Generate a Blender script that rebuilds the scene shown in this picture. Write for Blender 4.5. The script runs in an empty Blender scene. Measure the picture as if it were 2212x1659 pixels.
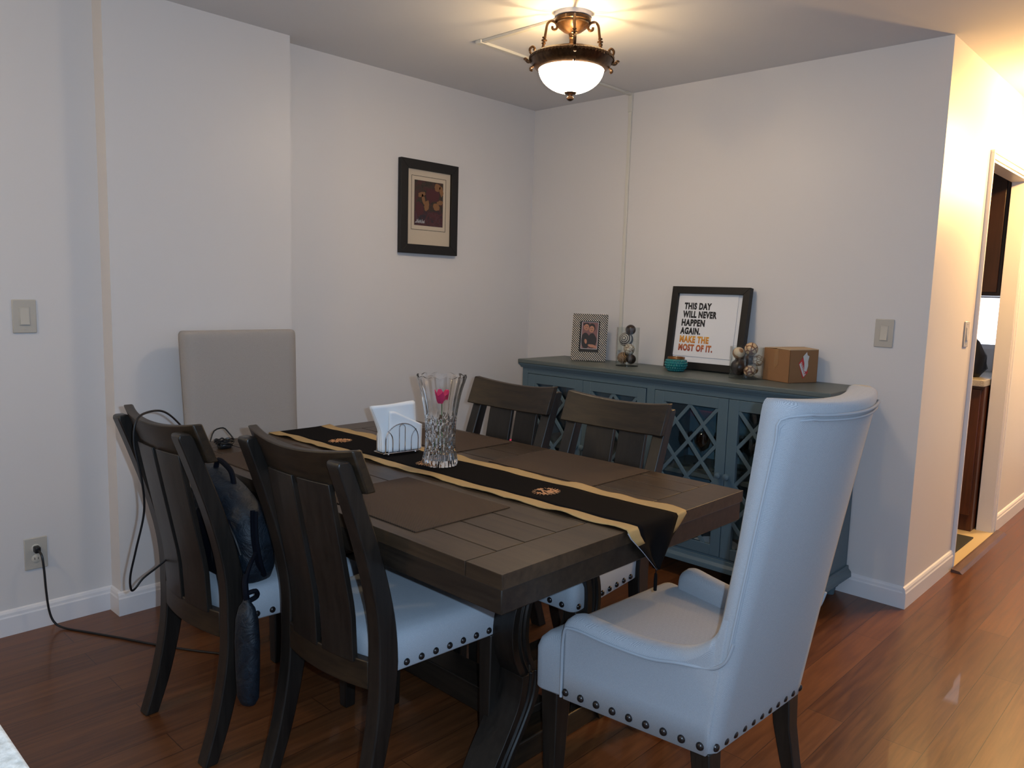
import bpy, bmesh, math, random
from math import sin, cos, pi, radians, sqrt
from mathutils import Vector, Matrix
random.seed(7)
S = bpy.context.scene
C = S.collection

# ------------------------------------------------------------------ camera
H = 2.44
cam_d = bpy.data.cameras.new('camera'); cam = bpy.data.objects.new('camera', cam_d); C.objects.link(cam)
_y, _p, _r = radians(46.5428), radians(-6.9628), radians(1.6429)
F = Vector((sin(_y)*cos(_p), cos(_y)*cos(_p), sin(_p)))
Rt = Vector((cos(_y), -sin(_y), 0)); Up = Rt.cross(F)
R2 = Rt*cos(_r) + Up*sin(_r); U2 = -Rt*sin(_r) + Up*cos(_r)
CAM = Vector((-3.6202, -3.301, 1.3583))
m = Matrix((R2, U2, -F)).transposed().to_4x4(); m.translation = CAM
cam.matrix_world = m
cam_d.sensor_width = 36; cam_d.lens = 1675.98/2212*36; cam_d.clip_start = 0.02
S.camera = cam

# ------------------------------------------------------------------ view, world, lights
S.view_settings.view_transform = 'Standard'; S.view_settings.look = 'None'
S.view_settings.gamma = 1; S.view_settings.use_curve_mapping = False
S.view_settings.exposure = 0.30
W = bpy.data.worlds.new('world'); S.world = W; W.use_nodes = True
W.node_tree.nodes['Background'].inputs[0].default_value = (0.66, 0.79, 1.0, 1)
W.node_tree.nodes['Background'].inputs[1].default_value = 0.42

def light(name, kind, loc, color, energy, size=0.02, rot=None):
    d = bpy.data.lights.new(name, kind); d.color = color; d.energy = energy
    if kind == 'AREA': d.size = size
    else: d.shadow_soft_size = size
    o = bpy.data.objects.new(name, d); o.location = loc
    if rot: o.rotation_euler = rot
    C.objects.link(o); return o
WARM = (1.0, 0.70, 0.36)
LX, LY = -1.157, -1.241
light('camera_flash', 'POINT', CAM + R2*0.055 + U2*0.02 + F*0.02, (0.52, 0.74, 1.0), 78, 0.008)
light('bulb_light', 'POINT', (LX-0.045, LY-0.045, 2.262), WARM, 4, 0.012)
light('bulb_light', 'POINT', (LX+0.045, LY+0.045, 2.262), WARM, 4, 0.012)
light('hall_bulb_light', 'POINT', (0.98, -2.78, 2.22), (1.0, 0.57, 0.19), 62, 0.05)
light('hall_bulb_light', 'POINT', (2.6, -3.0, 2.2), (1.0, 0.58, 0.20), 130, 0.05)  # extra unseen hall lamp, added to brighten the hall wall and floor
light('kitchen_bulb_light', 'POINT', (-4.35, -0.95, 2.25), (1.0, 0.72, 0.38), 24, 0.08)

# ------------------------------------------------------------------ helpers
def tag(o, label=None, cat=None, group=None, kind=None):
    if label: o['label'] = label
    if cat: o['category'] = cat
    if group: o['group'] = group
    if kind: o['kind'] = kind
    return o

def thing(name, label, cat, loc=(0,0,0), rz=0, group=None):
    o = bpy.data.objects.new(name, None); C.objects.link(o)
    o.empty_display_size = 0.1
    o.location = loc; o.rotation_euler = (0,0,rz)
    return tag(o, label, cat, group)

class MB:
    def __init__(s): s.v=[]; s.f=[]; s.mi=[]
    def add(s, vs, fs, mi=0, M=None):
        n=len(s.v)
        for p in vs:
            p=Vector(p); s.v.append(tuple(M @ p) if M else tuple(p))
        for f in fs: s.f.append([i+n for i in f]); s.mi.append(mi)
        return s
    def box(s, a, b, mi=0, M=None):
        x0,y0,z0=a; x1,y1,z1=b
        return s.add([(x0,y0,z0),(x1,y0,z0),(x1,y1,z0),(x0,y1,z0),(x0,y0,z1),(x1,y0,z1),(x1,y1,z1),(x0,y1,z1)],
            [(3,2,1,0),(4,5,6,7),(0,1,5,4),(1,2,6,5),(2,3,7,6),(3,0,4,7)],mi,M)
    def loft(s, rings, mi=0, M=None, caps=True, closed=False):
        n=len(rings[0]); vs=[p for r in rings for p in r]; fs=[]
        k=len(rings)
        for i in range(k if closed else k-1):
            for j in range(n):
                a=i*n+j; b=i*n+(j+1)%n; c=((i+1)%k)*n+(j+1)%n; d=((i+1)%k)*n+j
                fs.append((a,b,c,d))
        if caps and not closed:
            fs.append(tuple(reversed(range(n)))); fs.append(tuple(range((k-1)*n,k*n)))
        return s.add(vs,fs,mi,M)
    def lathe(s, prof, seg=32, c=(0,0,0), mi=0, M=None, caps=True):
        rings=[[(c[0]+r*cos(2*pi*j/seg), c[1]+r*sin(2*pi*j/seg), c[2]+z) for j in range(seg)] for r,z in prof]
        return s.loft(rings,mi,M,caps)
    def tube(s, pts, r, seg=8, mi=0, M=None, closed=False):
        P=[Vector(p) for p in pts]; n=len(P); rings=[]
        if not hasattr(r,'__len__'): r=[r]*n
        prev=None
        for i in range(n):
            if closed: t=(P[(i+1)%n]-P[i-1])
            else: t=(P[min(i+1,n-1)]-P[max(i-1,0)])
            t.normalize()
            if prev is None:
                u=t.orthogonal().normalized()
            else:
                u=prev-t*prev.dot(t)
                u=u.normalized() if u.length>1e-6 else t.orthogonal().normalized()
            prev=u; w=t.cross(u)
            rings.append([P[i]+(u*cos(2*pi*j/seg)+w*sin(2*pi*j/seg))*r[i] for j in range(seg)])
        return s.loft(rings,mi,M,True,closed)
    def prism(s, poly, f, mi=0, M=None):
        """poly: list of 2D; f(a,b,k)->3D for k in (0,1)"""
        n=len(poly); vs=[f(a,b,0) for a,b in poly]+[f(a,b,1) for a,b in poly]
        fs=[tuple(reversed(range(n))),tuple(range(n,2*n))]+[(i,(i+1)%n,(i+1)%n+n,i+n) for i in range(n)]
        return s.add(vs,fs,mi,M)
    def build(s, name, mats, parent=None, bevel=0, seg=2, smooth=40, subsurf=0, loc=None):
        me=bpy.data.meshes.new(name); me.from_pydata(s.v,[],s.f)
        if not isinstance(mats,(list,tuple)): mats=[mats]
        for mm in mats: me.materials.append(mm)
        for p,i in zip(me.polygons,s.mi): p.material_index=i
        b=bmesh.new(); b.from_mesh(me); bmesh.ops.recalc_face_normals(b,faces=b.faces); b.to_mesh(me); b.free()
        if smooth:
            me.shade_smooth()
            if smooth<180: me.set_sharp_from_angle(angle=radians(smooth))
        o=bpy.data.objects.new(name,me); C.objects.link(o)
        if parent: o.parent=parent
        if loc: o.location=loc
        if bevel:
            d=o.modifiers.new('bevel','BEVEL'); d.width=bevel; d.segments=seg; d.limit_method='ANGLE'; d.angle_limit=radians(35); d.harden_normals=False
        if subsurf:
            d=o.modifiers.new('subsurf','SUBSURF'); d.levels=subsurf; d.render_levels=subsurf
        return o

def cr(pts, n=8, closed=False):
    """Catmull-Rom through points"""
    P=[Vector(p) for p in pts]; out=[]; k=len(P)
    for i in range(k if closed else k-1):
        if closed: a,b,c,d=P[i-1],P[i],P[(i+1)%k],P[(i+2)%k]
        else: a,b,c,d=P[max(i-1,0)],P[i],P[i+1],P[min(i+2,k-1)]
        for j in range(n):
            t=j/n
            out.append(0.5*((2*b)+(c-a)*t+(2*a-5*b+4*c-d)*t*t+(3*b-a-3*c+d)*t**3))
    if not closed: out.append(P[-1])
    return out
def interp(tab, z):
    if z<=tab[0][0]: return tab[0][1]
    for (a,b),(c,d) in zip(tab,tab[1:]):
        if z<=c: return b+(d-b)*(z-a)/(c-a)
    return tab[-1][1]
def scurve(tab, n=6):
    return [(v.x,v.y) for v in cr([(a,b,0) for a,b in tab],n)]
def copy_tree(o, parent=None):
    c=o.copy(); C.objects.link(c)
    if parent: c.parent=parent
    for ch in list(o.children): copy_tree(ch,c)
    return c

# ------------------------------------------------------------------ materials
def mat(name, col=(.8,.8,.8), rough=.5, metal=0, spec=.5, coat=0, emit=None, es=0, trans=0, ior=1.45, sheen=0):
    m=bpy.data.materials.new(name); m.use_nodes=True
    b=m.node_tree.nodes['Principled BSDF']; I=b.inputs
    I['Base Color'].default_value=(*col,1); I['Roughness'].default_value=rough; I['Metallic'].default_value=metal
    I['Specular IOR Level'].default_value=spec; I['Coat Weight'].default_value=coat
    I['Transmission Weight'].default_value=trans; I['IOR'].default_value=ior
    I['Sheen Weight'].default_value=sheen
    if emit: I['Emission Color'].default_value=(*emit,1); I['Emission Strength'].default_value=es
    return m
class N:
    """tiny node builder"""
    def __init__(s,m): s.t=m.node_tree; s.b=s.t.nodes['Principled BSDF']
    def new(s,typ,**kw):
        n=s.t.nodes.new(typ)
        for k,v in kw.items():
            if k.startswith('i_'): n.inputs[k[2:]].default_value=v
            elif k.startswith('n'): n.inputs[int(k[1:])].default_value=v
            else: setattr(n,k,v)
        return n
    def link(s,a,b): s.t.links.new(a,b)
    def coord(s,scale=(1,1,1),rot=(0,0,0),loc=(0,0,0),out='Object'):
        tc=s.new('ShaderNodeTexCoord'); mp=s.new('ShaderNodeMapping')
        mp.inputs['Scale'].default_value=scale; mp.inputs['Rotation'].default_value=rot; mp.inputs['Location'].default_value=loc
        s.link(tc.outputs[out],mp.inputs[0]); return mp.outputs[0]
    def noise(s,vec,scale,detail=4,rough=.55,dist=0):
        n=s.new('ShaderNodeTexNoise'); n.inputs['Scale'].default_value=scale; n.inputs['Detail'].default_value=detail
        n.inputs['Roughness'].default_value=rough; n.inputs['Distortion'].default_value=dist
        if vec: s.link(vec,n.inputs['Vector'])
        return n.outputs['Fac']
    def ramp(s,fac,stops,interp='LINEAR'):
        r=s.new('ShaderNodeValToRGB'); e=r.color_ramp.elements; r.color_ramp.interpolation=interp
        while len(e)<len(stops): e.new(.5)
        for k,(p,c) in enumerate(stops): e[k].position=p; e[k].color=(*c,1) if len(c)==3 else c
        s.link(fac,r.inputs[0]); return r.outputs[0]
    def math(s,op,a,b=None,c=None):
        n=s.new('ShaderNodeMath',operation=op)
        for i,x in enumerate((a,b,c)):
            if x is None: continue
            if isinstance(x,(int,float)): n.inputs[i].default_value=x
            else: s.link(x,n.inputs[i])
        return n.outputs[0]
    def sep(s,vec):
        n=s.new('ShaderNodeSeparateXYZ'); s.link(vec,n.inputs[0]); return n.outputs
    def mix(s,f,a,b,blend='MIX'):
        n=s.new('ShaderNodeMix',data_type='RGBA',blend_type=blend)
        for k,x in ((0,f),(6,a),(7,b)):
            if isinstance(x,(int,float)): n.inputs[k].default_value=x
            elif isinstance(x,tuple): n.inputs[k].default_value=(*x,1) if len(x)==3 else x
            else: s.link(x,n.inputs[k])
        return n.outputs[2]
    def color(s,c): s.link(c,s.b.inputs['Base Color'])
    def rough(s,c): s.link(c,s.b.inputs['Roughness'])
    def bump(s,h,strength=.3,dist=.002):
        n=s.new('ShaderNodeBump'); n.inputs['Strength'].default_value=strength; n.inputs['Distance'].default_value=dist
        s.link(h,n.inputs['Height']); s.link(n.outputs[0],s.b.inputs['Normal'])

def wood(name, c1, c2, axis='z', rough=.4, sc=14, coat=.1):
    m=mat(name,c1,rough,coat=coat); n=N(m)
    st={'x':(.07,1,1),'y':(1,.07,1),'z':(1,1,.07)}[axis]
    v=n.coord(st); f=n.noise(v,sc*4,8,.65,.4); g=n.noise(n.coord((1,1,1)),3,2)
    k=n.math('ADD',n.math('MULTIPLY',f,.75),n.math('MULTIPLY',g,.35))
    n.color(n.ramp(k,[(.38,c1),(.68,c2)])); n.bump(f,.25,.0008); return m
def paint(name,c,rough=.55,bump=.12):
    m=mat(name,c,rough,spec=.35); n=N(m); v=n.coord(); f=n.noise(v,140,3); g=n.noise(v,1.3,3)
    n.color(n.mix(g,tuple(x*.97 for x in c),tuple(min(1,x*1.03) for x in c))); n.bump(f,bump,.001); return m

M={}
M['wall']=paint('wall_paint',(.66,.64,.635),.42)
M['ceil']=paint('ceiling_paint',(.70,.69,.69),.8)
M['trim']=paint('trim_paint',(.70,.70,.73),.35,.03)
M['raceway']=mat('cream_plastic',(.62,.60,.54),.4)
M['plate']=mat('beige_plastic',(.47,.44,.39),.25)
M['plate_in']=mat('beige_plastic_rocker',(.52,.49,.43),.25)
M['dark']=wood('dark_stained_wood',(.005,.0042,.0036),(.018,.014,.011),'z',.40)
M['darkx']=wood('dark_stained_wood_rail',(.006,.0045,.003),(.030,.018,.009),'x',.44,14,0)
M['darky']=wood('dark_stained_wood_long',(.007,.005,.004),(.026,.018,.012),'y',.42)
M['top']=wood('tabletop_wood',(.020,.012,.007),(.058,.036,.020),'y',.40,10,0)
M['black']=mat('black_plastic',(.006,.006,.007),.4)
M['blackframe']=mat('black_frame_lacquer',(.005,.004,.004),.5)
M['metal']=mat('chrome',(.75,.76,.78),.12,1)
M['nail']=mat('pewter_nailhead',(.055,.05,.05),.28,.85)
M['glide']=mat('white_glide',(.5,.5,.52),.4)
M['bronze']=wood('bronze',(.045,.022,.010),(.12,.062,.026),'z',.3)
M['bronze'].node_tree.nodes['Principled BSDF'].inputs['Metallic'].default_value=.75
M['glass']=mat('clear_glass',(1,1,1),.02,trans=1,ior=1.45)
M['crystal']=mat('cut_crystal',(1,1,1),.0,trans=1,ior=1.55)
M['pane']=mat('thin_pane',(1,1,1),.03,trans=1,ior=1.05,spec=.5)
def shelf_glass():
    m=bpy.data.materials.new('thin_glass'); m.use_nodes=True; t=m.node_tree; t.nodes.clear()
    o=t.nodes.new('ShaderNodeOutputMaterial'); mx=t.nodes.new('ShaderNodeMixShader'); a=t.nodes.new('ShaderNodeBsdfTransparent'); g=t.nodes.new('ShaderNodeBsdfGlossy'); fr=t.nodes.new('ShaderNodeLayerWeight'); pw=t.nodes.new('ShaderNodeMath'); pw.operation='POWER'; pw.inputs[1].default_value=4; ma=t.nodes.new('ShaderNodeMath'); ma.operation='MULTIPLY_ADD'; ma.inputs[1].default_value=.8; ma.inputs[2].default_value=.045
    g.inputs['Roughness'].default_value=.03; a.inputs[0].default_value=(.96,.98,.98,1)
    t.links.new(fr.outputs['Facing'],pw.inputs[0]); t.links.new(pw.outputs[0],ma.inputs[0]); t.links.new(ma.outputs[0],mx.inputs[0]); t.links.new(a.outputs[0],mx.inputs[1]); t.links.new(g.outputs[0],mx.inputs[2]); t.links.new(mx.outputs[0],o.inputs[0]); return m
M['thin']=shelf_glass()
M['bowl']=mat('frosted_lit_bowl',(.9,.85,.75),.4,emit=(1.0,.78,.54),es=42)
M['inner']=mat('glow_blocker_liner',(.55,.50,.42),.6)  # for the opaque liner added to stop the bowl's upward glow
M['blue']=paint('blue_grey_cabinet_paint',(.088,.135,.163),.42,.05)
M['bluein']=paint('cabinet_inside_paint',(.11,.20,.25),.6,.05)
M['bluetop']=paint('grey_blue_top_paint',(.105,.125,.12),.42,.05)
M['white']=mat('napkin_paper',(.80,.82,.84),.9)
M['paper']=mat('white_print_paper',(.72,.73,.76),.8)
M['ink']=mat('black_ink',(.012,.012,.014),.6)
M['cardboard']=paint('cardboard',(.27,.135,.06),.8)
M['cardedge']=mat('cardboard_edge',(.50,.36,.22),.8)
M['red']=mat('red_sticker',(.55,.03,.03),.4)
M['stickerwhite']=mat('white_sticker',(.6,.6,.58),.5)
M['tape']=mat('clear_tape',(.30,.16,.07),.08)
M['gold']=mat('gold_satin_border',(.38,.255,.105),.6)
M['runner']=mat('black_runner_cloth',(.006,.005,.005),.95,spec=.08)
M['hem']=mat('grey_hem',(.35,.36,.42),.8)
M['embroid']=mat('orange_embroidery',(.55,.26,.11),.8)
M['navy']=mat('navy_nylon',(.006,.012,.022),.55)
_n=N(M['navy']); _f=_n.noise(_n.coord(),22,5,.6,.8); _n.bump(_f,.7,.012); _n.color(_n.ramp(_f,[(.35,(.002,.004,.008)),(.7,(.007,.015,.025))]))
M['navy2']=mat('dark_navy_nylon',(.002,.003,.007),.8,spec=.15)
M['pink']=mat('pink_plastic',(.75,.03,.16),.4)
M['orangered']=mat('orange_red_fabric',(.55,.08,.02),.7)
M['mat_beige']=mat('picture_mat_board',(.52,.44,.34),.85)
M['tile']=mat('beige_tile',(.50,.42,.28),.4)
M['rubbermat']=mat('black_rubber_mat',(.012,.013,.015),.7)
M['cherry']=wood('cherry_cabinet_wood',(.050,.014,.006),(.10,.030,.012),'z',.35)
M['darkcab']=wood('dark_cabinet_wood',(.014,.006,.004),(.030,.012,.007),'z',.4)  # darker brown than the base cabinet's wood
M['granite']=mat('speckled_stone',(.4,.38,.33),.25)
M['bag']=mat('black_leather_bag',(.007,.007,.009),.32)
M['thresh']=wood('threshold_wood',(.06,.03,.02),(.13,.07,.05),'x',.4)
M['cup']=mat('white_ceramic',(.7,.72,.75),.25)

def fabric(name, c1, c2):
    m=mat(name,c1,.92,spec=.15,sheen=.15); n=N(m)
    v=n.coord(); x,y,z=n.sep(v)
    # herringbone: stripes that zigzag across columns
    u=n.math('ADD',n.math('MULTIPLY',x,1.0),n.math('MULTIPLY',y,.9))
    zz=n.math('MULTIPLY',n.math('PINGPONG',u,.016),1.0)
    ph=n.math('MULTIPLY',n.math('ADD',z,n.math('ADD',zz,n.math('MULTIPLY',y,.25))),2300.0)
    w=n.math('MULTIPLY_ADD',n.math('SINE',ph),.5,.5)
    sp=n.noise(v,900,2,.7); f=n.math('ADD',n.math('MULTIPLY',w,.34),n.math('MULTIPLY',sp,.75))
    n.color(n.ramp(f,[(.30,c1),(.80,c2)])); n.bump(f,.2,.0005); return m
M['fabric']=fabric('herringbone_linen',(.245,.262,.290),(.45,.475,.51))
M['fabric_tan']=fabric('taupe_linen',(.27,.25,.235),(.42,.39,.37))
M['fabric_seat']=fabric('pale_herringbone_linen',(.27,.30,.34),(.50,.54,.59))
M['piping']=mat('linen_piping',(.33,.36,.40),.9)

def floor_mat():
    m=mat('cherry_plank_floor',(.2,.07,.03),.3,coat=.15); n=N(m)
    v=n.coord((1,1,1))
    b=n.new('ShaderNodeTexBrick',offset=.37,offset_frequency=2,squash=1)
    b.inputs['Scale'].default_value=1; b.inputs['Mortar Size'].default_value=.0012; b.inputs['Mortar Smooth'].default_value=0
    b.inputs['Brick Width'].default_value=1.15; b.inputs['Row Height'].default_value=.118
    b.inputs['Color1'].default_value=(.060,.019,.007,1); b.inputs['Color2'].default_value=(.20,.075,.024,1); b.inputs['Mortar'].default_value=(.03,.01,.005,1)
    b.inputs['Bias'].default_value=-.1
    n.link(v,b.inputs['Vector'])
    g=n.noise(n.coord((.06,1,1)),60,7,.6,.6); g2=n.noise(v,2.2,3)
    c=n.mix(.55,b.outputs['Color'],n.ramp(g,[(.35,(.050,.016,.006)),(.65,(.20,.076,.026))]),'MIX')
    c=n.mix(n.math('MULTIPLY',g2,.55),c,(.075,.025,.009))
    fm=n.mix(b.outputs['Fac'],c,(.035,.012,.006)); n.color(fm)
    n.rough(n.math('MULTIPLY_ADD',g,.18,.24)); n.bump(n.math('SUBTRACT',n.math('MULTIPLY',g,.15),b.outputs['Fac']),.3,.0008); return m
M['floor']=floor_mat()

def weave():
    m=mat('woven_placemat',(.07,.04,.02),.75); n=N(m); x,y,z=n.sep(n.coord())
    a=n.math('SINE',n.math('MULTIPLY',x,1250.0)); b=n.math('SINE',n.math('MULTIPLY',y,850.0))
    f=n.math('MULTIPLY_ADD',n.math('MULTIPLY',a,b),.5,.5)
    g=n.noise(n.coord((1,.15,1)),25,3)
    n.color(n.mix(n.math('MULTIPLY',g,.6),n.ramp(f,[(.25,(.010,.006,.004)),(.8,(.090,.048,.022))]),(.030,.015,.008))); n.bump(f,.6,.001); return m
M['weave']=weave()
def stone():
    m=M['granite']; n=N(m); v=n.coord(); f=n.noise(v,220,5,.7); n.color(n.ramp(f,[(.4,(.55,.53,.47)),(.5,(.24,.22,.19)),(.62,(.66,.64,.58))])); return m
stone()
def cloth():
    m=mat('pale_quilted_cloth',(.6,.6,.58),.8); n=N(m); v=n.coord(); f=n.noise(v,60,5,.7); n.color(n.ramp(f,[(.35,(.42,.44,.42)),(.65,(.70,.72,.70))])); n.bump(f,.5,.004); return m
M['cloth']=cloth()
def stripes():
    m=mat('black_and_silver_stripes',(.5,.5,.5),.25); n=N(m); x,y,z=n.sep(n.coord())
    f=n.math('SINE',n.math('MULTIPLY',n.math('ADD',n.math('MULTIPLY',x,1.0),n.math('MULTIPLY',z,.95)),520.0))
    k=n.ramp(f,[(.49,(.008,.008,.008)),(.51,(.72,.66,.56))]); n.color(k)
    mm=n.math('GREATER_THAN',f,.0); n.link(n.math('MULTIPLY',mm,.35),n.b.inputs['Metallic']); return m
M['stripes']=stripes()
def painting():
    m=mat('abstract_figure_painting',(.1,.05,.05),.6); n=N(m); v=n.coord()
    f=n.noise(v,26,6,.6,1.2); z=n.sep(v)[2]
    top=n.ramp(f,[(.35,(.012,.013,.011)),(.5,(.035,.024,.016)),(.62,(.06,.015,.016))])
    bot=n.ramp(f,[(.35,(.018,.016,.026)),(.5,(.065,.015,.018)),(.66,(.055,.038,.055))])
    k=n.math('GREATER_THAN',n.math('ADD',z,n.math('MULTIPLY',f,.08)),-.002)
    n.color(n.mix(k,bot,top)); return m
M['painting']=painting()
M['ochre']=mat('ochre_paint',(.20,.095,.04),.6); M['wine']=mat('wine_paint',(.06,.013,.017),.6); M['wpaint']=mat('white_paint_mark',(.6,.6,.62),.6)
def ballmat(kind):
    m=mat('ball_'+kind,(.1,.05,.03),.35); n=N(m); v=n.coord()
    if kind=='rings':
        w=n.new('ShaderNodeTexWave',wave_type='RINGS'); w.inputs['Scale'].default_value=34; n.link(v,w.inputs['Vector']); w.inputs['Distortion'].default_value=1
        n.color(n.ramp(w.outputs['Fac'],[(.45,(.02,.012,.01)),(.55,(.55,.5,.44))]))
    elif kind=='cells':
        w=n.new('ShaderNodeTexVoronoi',feature='DISTANCE_TO_EDGE'); w.inputs['Scale'].default_value=42; n.link(v,w.inputs['Vector'])
        n.color(n.ramp(w.outputs['Distance'],[(.07,(.16,.06,.025)),(.14,(.60,.42,.24))]))
    elif kind=='shell':
        w=n.new('ShaderNodeTexVoronoi',feature='DISTANCE_TO_EDGE'); w.inputs['Scale'].default_value=60; n.link(v,w.inputs['Vector'])
        n.color(n.ramp(w.outputs['Distance'],[(.04,(.20,.10,.05)),(.10,(.62,.54,.42))]))
    elif kind=='wicker':
        w=n.new('ShaderNodeTexWave'); w.inputs['Scale'].default_value=40; w.inputs['Distortion'].default_value=9; n.link(v,w.inputs['Vector'])
        n.color(n.ramp(w.outputs['Fac'],[(.3,(.10,.045,.02)),(.7,(.42,.24,.11))])); n.bump(w.outputs['Fac'],.8,.002)
    elif kind=='dark':
        f=n.noise(v,50,4); n.color(n.ramp(f,[(.4,(.018,.010,.007)),(.7,(.06,.03,.018))]))
    elif kind=='swirl':
        w=n.new('ShaderNodeTexWave'); w.inputs['Scale'].default_value=9; w.inputs['Distortion'].default_value=3; n.link(v,w.inputs['Vector'])
        n.color(n.ramp(w.outputs['Fac'],[(.45,(.36,.17,.07)),(.6,(.66,.52,.36))]))
    return m
for k in ('rings','cells','shell','wicker','dark','swirl'): M['b_'+k]=ballmat(k)
def teal():
    m=mat('teal_hobnail_glass',(.01,.16,.17),.15,coat=.3); return m
M['teal']=teal(); M['brassrim']=mat('bronze_rim',(.22,.10,.03),.3,.6)
def grad():
    m=mat('orange_to_red_ink',(.5,.2,.05),.6); n=N(m); z=n.sep(n.coord(out='Object'))[1]
    n.color(n.ramp(n.math('MULTIPLY_ADD',z,1.0,0.5),[(0,(.22,.02,.035)),(.35,(.36,.07,.03)),(1,(.62,.30,.03))])); return m
M['grad']=None

# ------------------------------------------------------------------ room shell
def struct(name, mb, m, **k):
    o=mb.build(name,m,smooth=0,**k); o['kind']='structure'; return o
XL=-6.5; XR=4.2; YB=-6.8; L=-2.3016
struct('floor', MB().box((XL-.1,YB,-.08),(XR,.12,0)), M['floor'])
struct('ceiling', MB().box((XL-.1,YB,H),(XR,.12,H+.08)), M['ceil'])
struct('wall_back', MB().box((XL-.1,0,0),(0.12,.12,H)), M['wall'])
struct('wall_left', MB().box((XL-.12,YB,0),(XL,0,H)), M['wall'])
struct('wall_column', MB().box((-2.506,-.097,0),(-1.726,0,H)), M['wall'])
struct('wall_right', MB().box((0,L,0),(.12,0,H)), M['wall'])
DX0,DX1,DZ=.774,1.607,2.055
hw=MB(); hw.box((.12,L,0),(DX0,L+.07,H)); hw.box((DX0,L,DZ),(DX1,L+.07,H)); hw.box((DX1,L,0),(XR,L+.07,H))
struct('wall_hall', hw, M['wall'])
def baseboard(name, a, b, nrm, h=.098, t=.014, ext0=0, ext1=0):
    a=Vector((*a,0)); b=Vector((*b,0)); d=(b-a).normalized(); nv=Vector((*nrm,0))
    a=a-d*ext0; b=b+d*ext1
    prof=[(0,0),(t,0),(t,h-.028),(t*.8,h-.022),(t*.72,h-.012),(t*.45,h-.004),(0,h)]
    mb=MB(); mb.loft([[p+nv*u+Vector((0,0,w)) for u,w in prof] for p in (a,b)])
    return struct(name,mb,M['trim'])
baseboard('baseboard_back_left',(XL,0),(-2.506,0),(0,-1))
baseboard('baseboard_column_side',(-2.506,0),(-2.506,-.097),(-1,0))
baseboard('baseboard_column',(-2.506,-.097),(-1.726,-.097),(0,-1),ext0=.014)
baseboard('baseboard_back',(-1.726,0),(0,0),(0,-1))
baseboard('baseboard_right',(0,0),(0,L),(-1,0))
baseboard('baseboard_hall_near',(0,L),(DX0-.035,L),(0,-1),ext0=.014)
baseboard('baseboard_hall_far',(DX1+.035,L),(XR,L),(0,-1))
# door lining and casing
dl=MB(); dl.box((DX0-.001,L-.004,0),(DX0+.014,L+.075,DZ)); dl.box((DX1-.014,L-.004,0),(DX1+.001,L+.075,DZ)); dl.box((DX0,L-.004,DZ-.014),(DX1,L+.075,DZ+.001))
struct('door_1',dl,M['trim'],bevel=.001)
cs=MB(); cs.box((DX0-.035,L-.012,0),(DX0+.002,L,DZ-.0025)); cs.box((DX1-.002,L-.012,0),(DX1+.035,L,DZ-.0025)); cs.box((DX0-.035,L-.012,DZ-.002),(DX1+.035,L,DZ+.035))
cs.box((DX0-.036,L-.018,0.0005),(DX0-.022,L+.001,DZ+.022)); cs.box((DX1+.022,L-.018,0.0005),(DX1+.036,L+.001,DZ+.022)); cs.box((DX0-.036,L-.018,DZ+.0222),(DX1+.036,L+.001,DZ+.036))
struct('trim_1',cs,M['trim'],bevel=.002)
# kitchen behind the doorway
struct('floor_kitchen', MB().box((DX0-.001,L-.022,.0),(DX1+.001,L+.07,.006)).box((.12,L+.07,.0),(2.2,-.1,.006)), M['tile'])
kw=MB(); kw.box((2.18,L+.07,0),(2.28,-2.20,H)); kw.box((2.18,-2.2,0),(2.28,-1.2,1.06)); kw.box((2.18,-2.2,1.42),(2.28,-1.2,H)); kw.box((2.18,-1.2,0),(2.28,0,H))
struct('wall_kitchen_far', kw, M['wall'])
struct('wall_kitchen_back', MB().box((.12,-.1,0),(2.3,0,H)), M['wall'])
w1=thing('window_1','bright window seen through the doorway','window',(2.2,-1.7,1.24)); del w1['category']; w1['kind']='structure'
pm=mat('bright_daylight_pane',(.8,.85,1),.2,emit=(.80,.86,1.0),es=3.0)
MB().box((.02,-.5,-.18),(.03,.335,.18)).build('pane',pm,w1,smooth=0)
fr=MB(); fr.box((-.03,-.5,.15),(.02,.5,.18)); fr.box((-.03,-.5,-.18),(.02,.5,-.15)); fr.box((-.03,-.5,-.18),(.02,-.46,.18)); fr.box((-.03,-.03,-.18),(.02,.0,.18))
fr.build('window_frame',M['trim'],w1,smooth=0)
th=MB(); th.prism([(L-.075,0),(L-.06,.012),(L-.03,.016),(L-.022,.016),(L-.022,0)], lambda a,b,k:(.68+k*.97,a,b+.0))
tag(th.build('threshold',M['thresh'],smooth=0),'dark wooden threshold strip on the floor at the doorway','threshold')
tag(MB().box((.80,-2.262,.006),(1.385,-1.4,.014)).build('floor_mat',M['rubbermat'],bevel=.002),'black mat lying on the pale tiles inside the doorway','mat')
kc=thing('base_cabinet','reddish wooden base cabinet inside the doorway','cabinet',(1.5,-1.6,.006))
MB().box((0.02,-.615,.0),(.6,.9,.87)).build('body',M['cherry'],kc,bevel=.003)
MB().box((0,-.60,.10),(.02,-.17,.85)).box((-.006,-.54,.16),(0.0,-.23,.79)).build('door',M['cherry'],kc,bevel=.003)
tag(MB().box((1.47,-2.22,.876),(2.17,-.7,.915)).build('countertop',M['granite'],bevel=.004),'speckled stone countertop on the wooden cabinet inside the doorway','countertop')
uc=thing('wall_cabinet','dark wall cabinet high inside the doorway','cabinet',(1.62,-1.6,1.40))
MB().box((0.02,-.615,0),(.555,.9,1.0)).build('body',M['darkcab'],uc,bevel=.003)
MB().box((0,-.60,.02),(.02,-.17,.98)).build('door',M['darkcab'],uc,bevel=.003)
bg=thing('handbag','black leather bag heaped on the counter inside the doorway','bag',(1.68,-2.0,.915))
rings=[]
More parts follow.
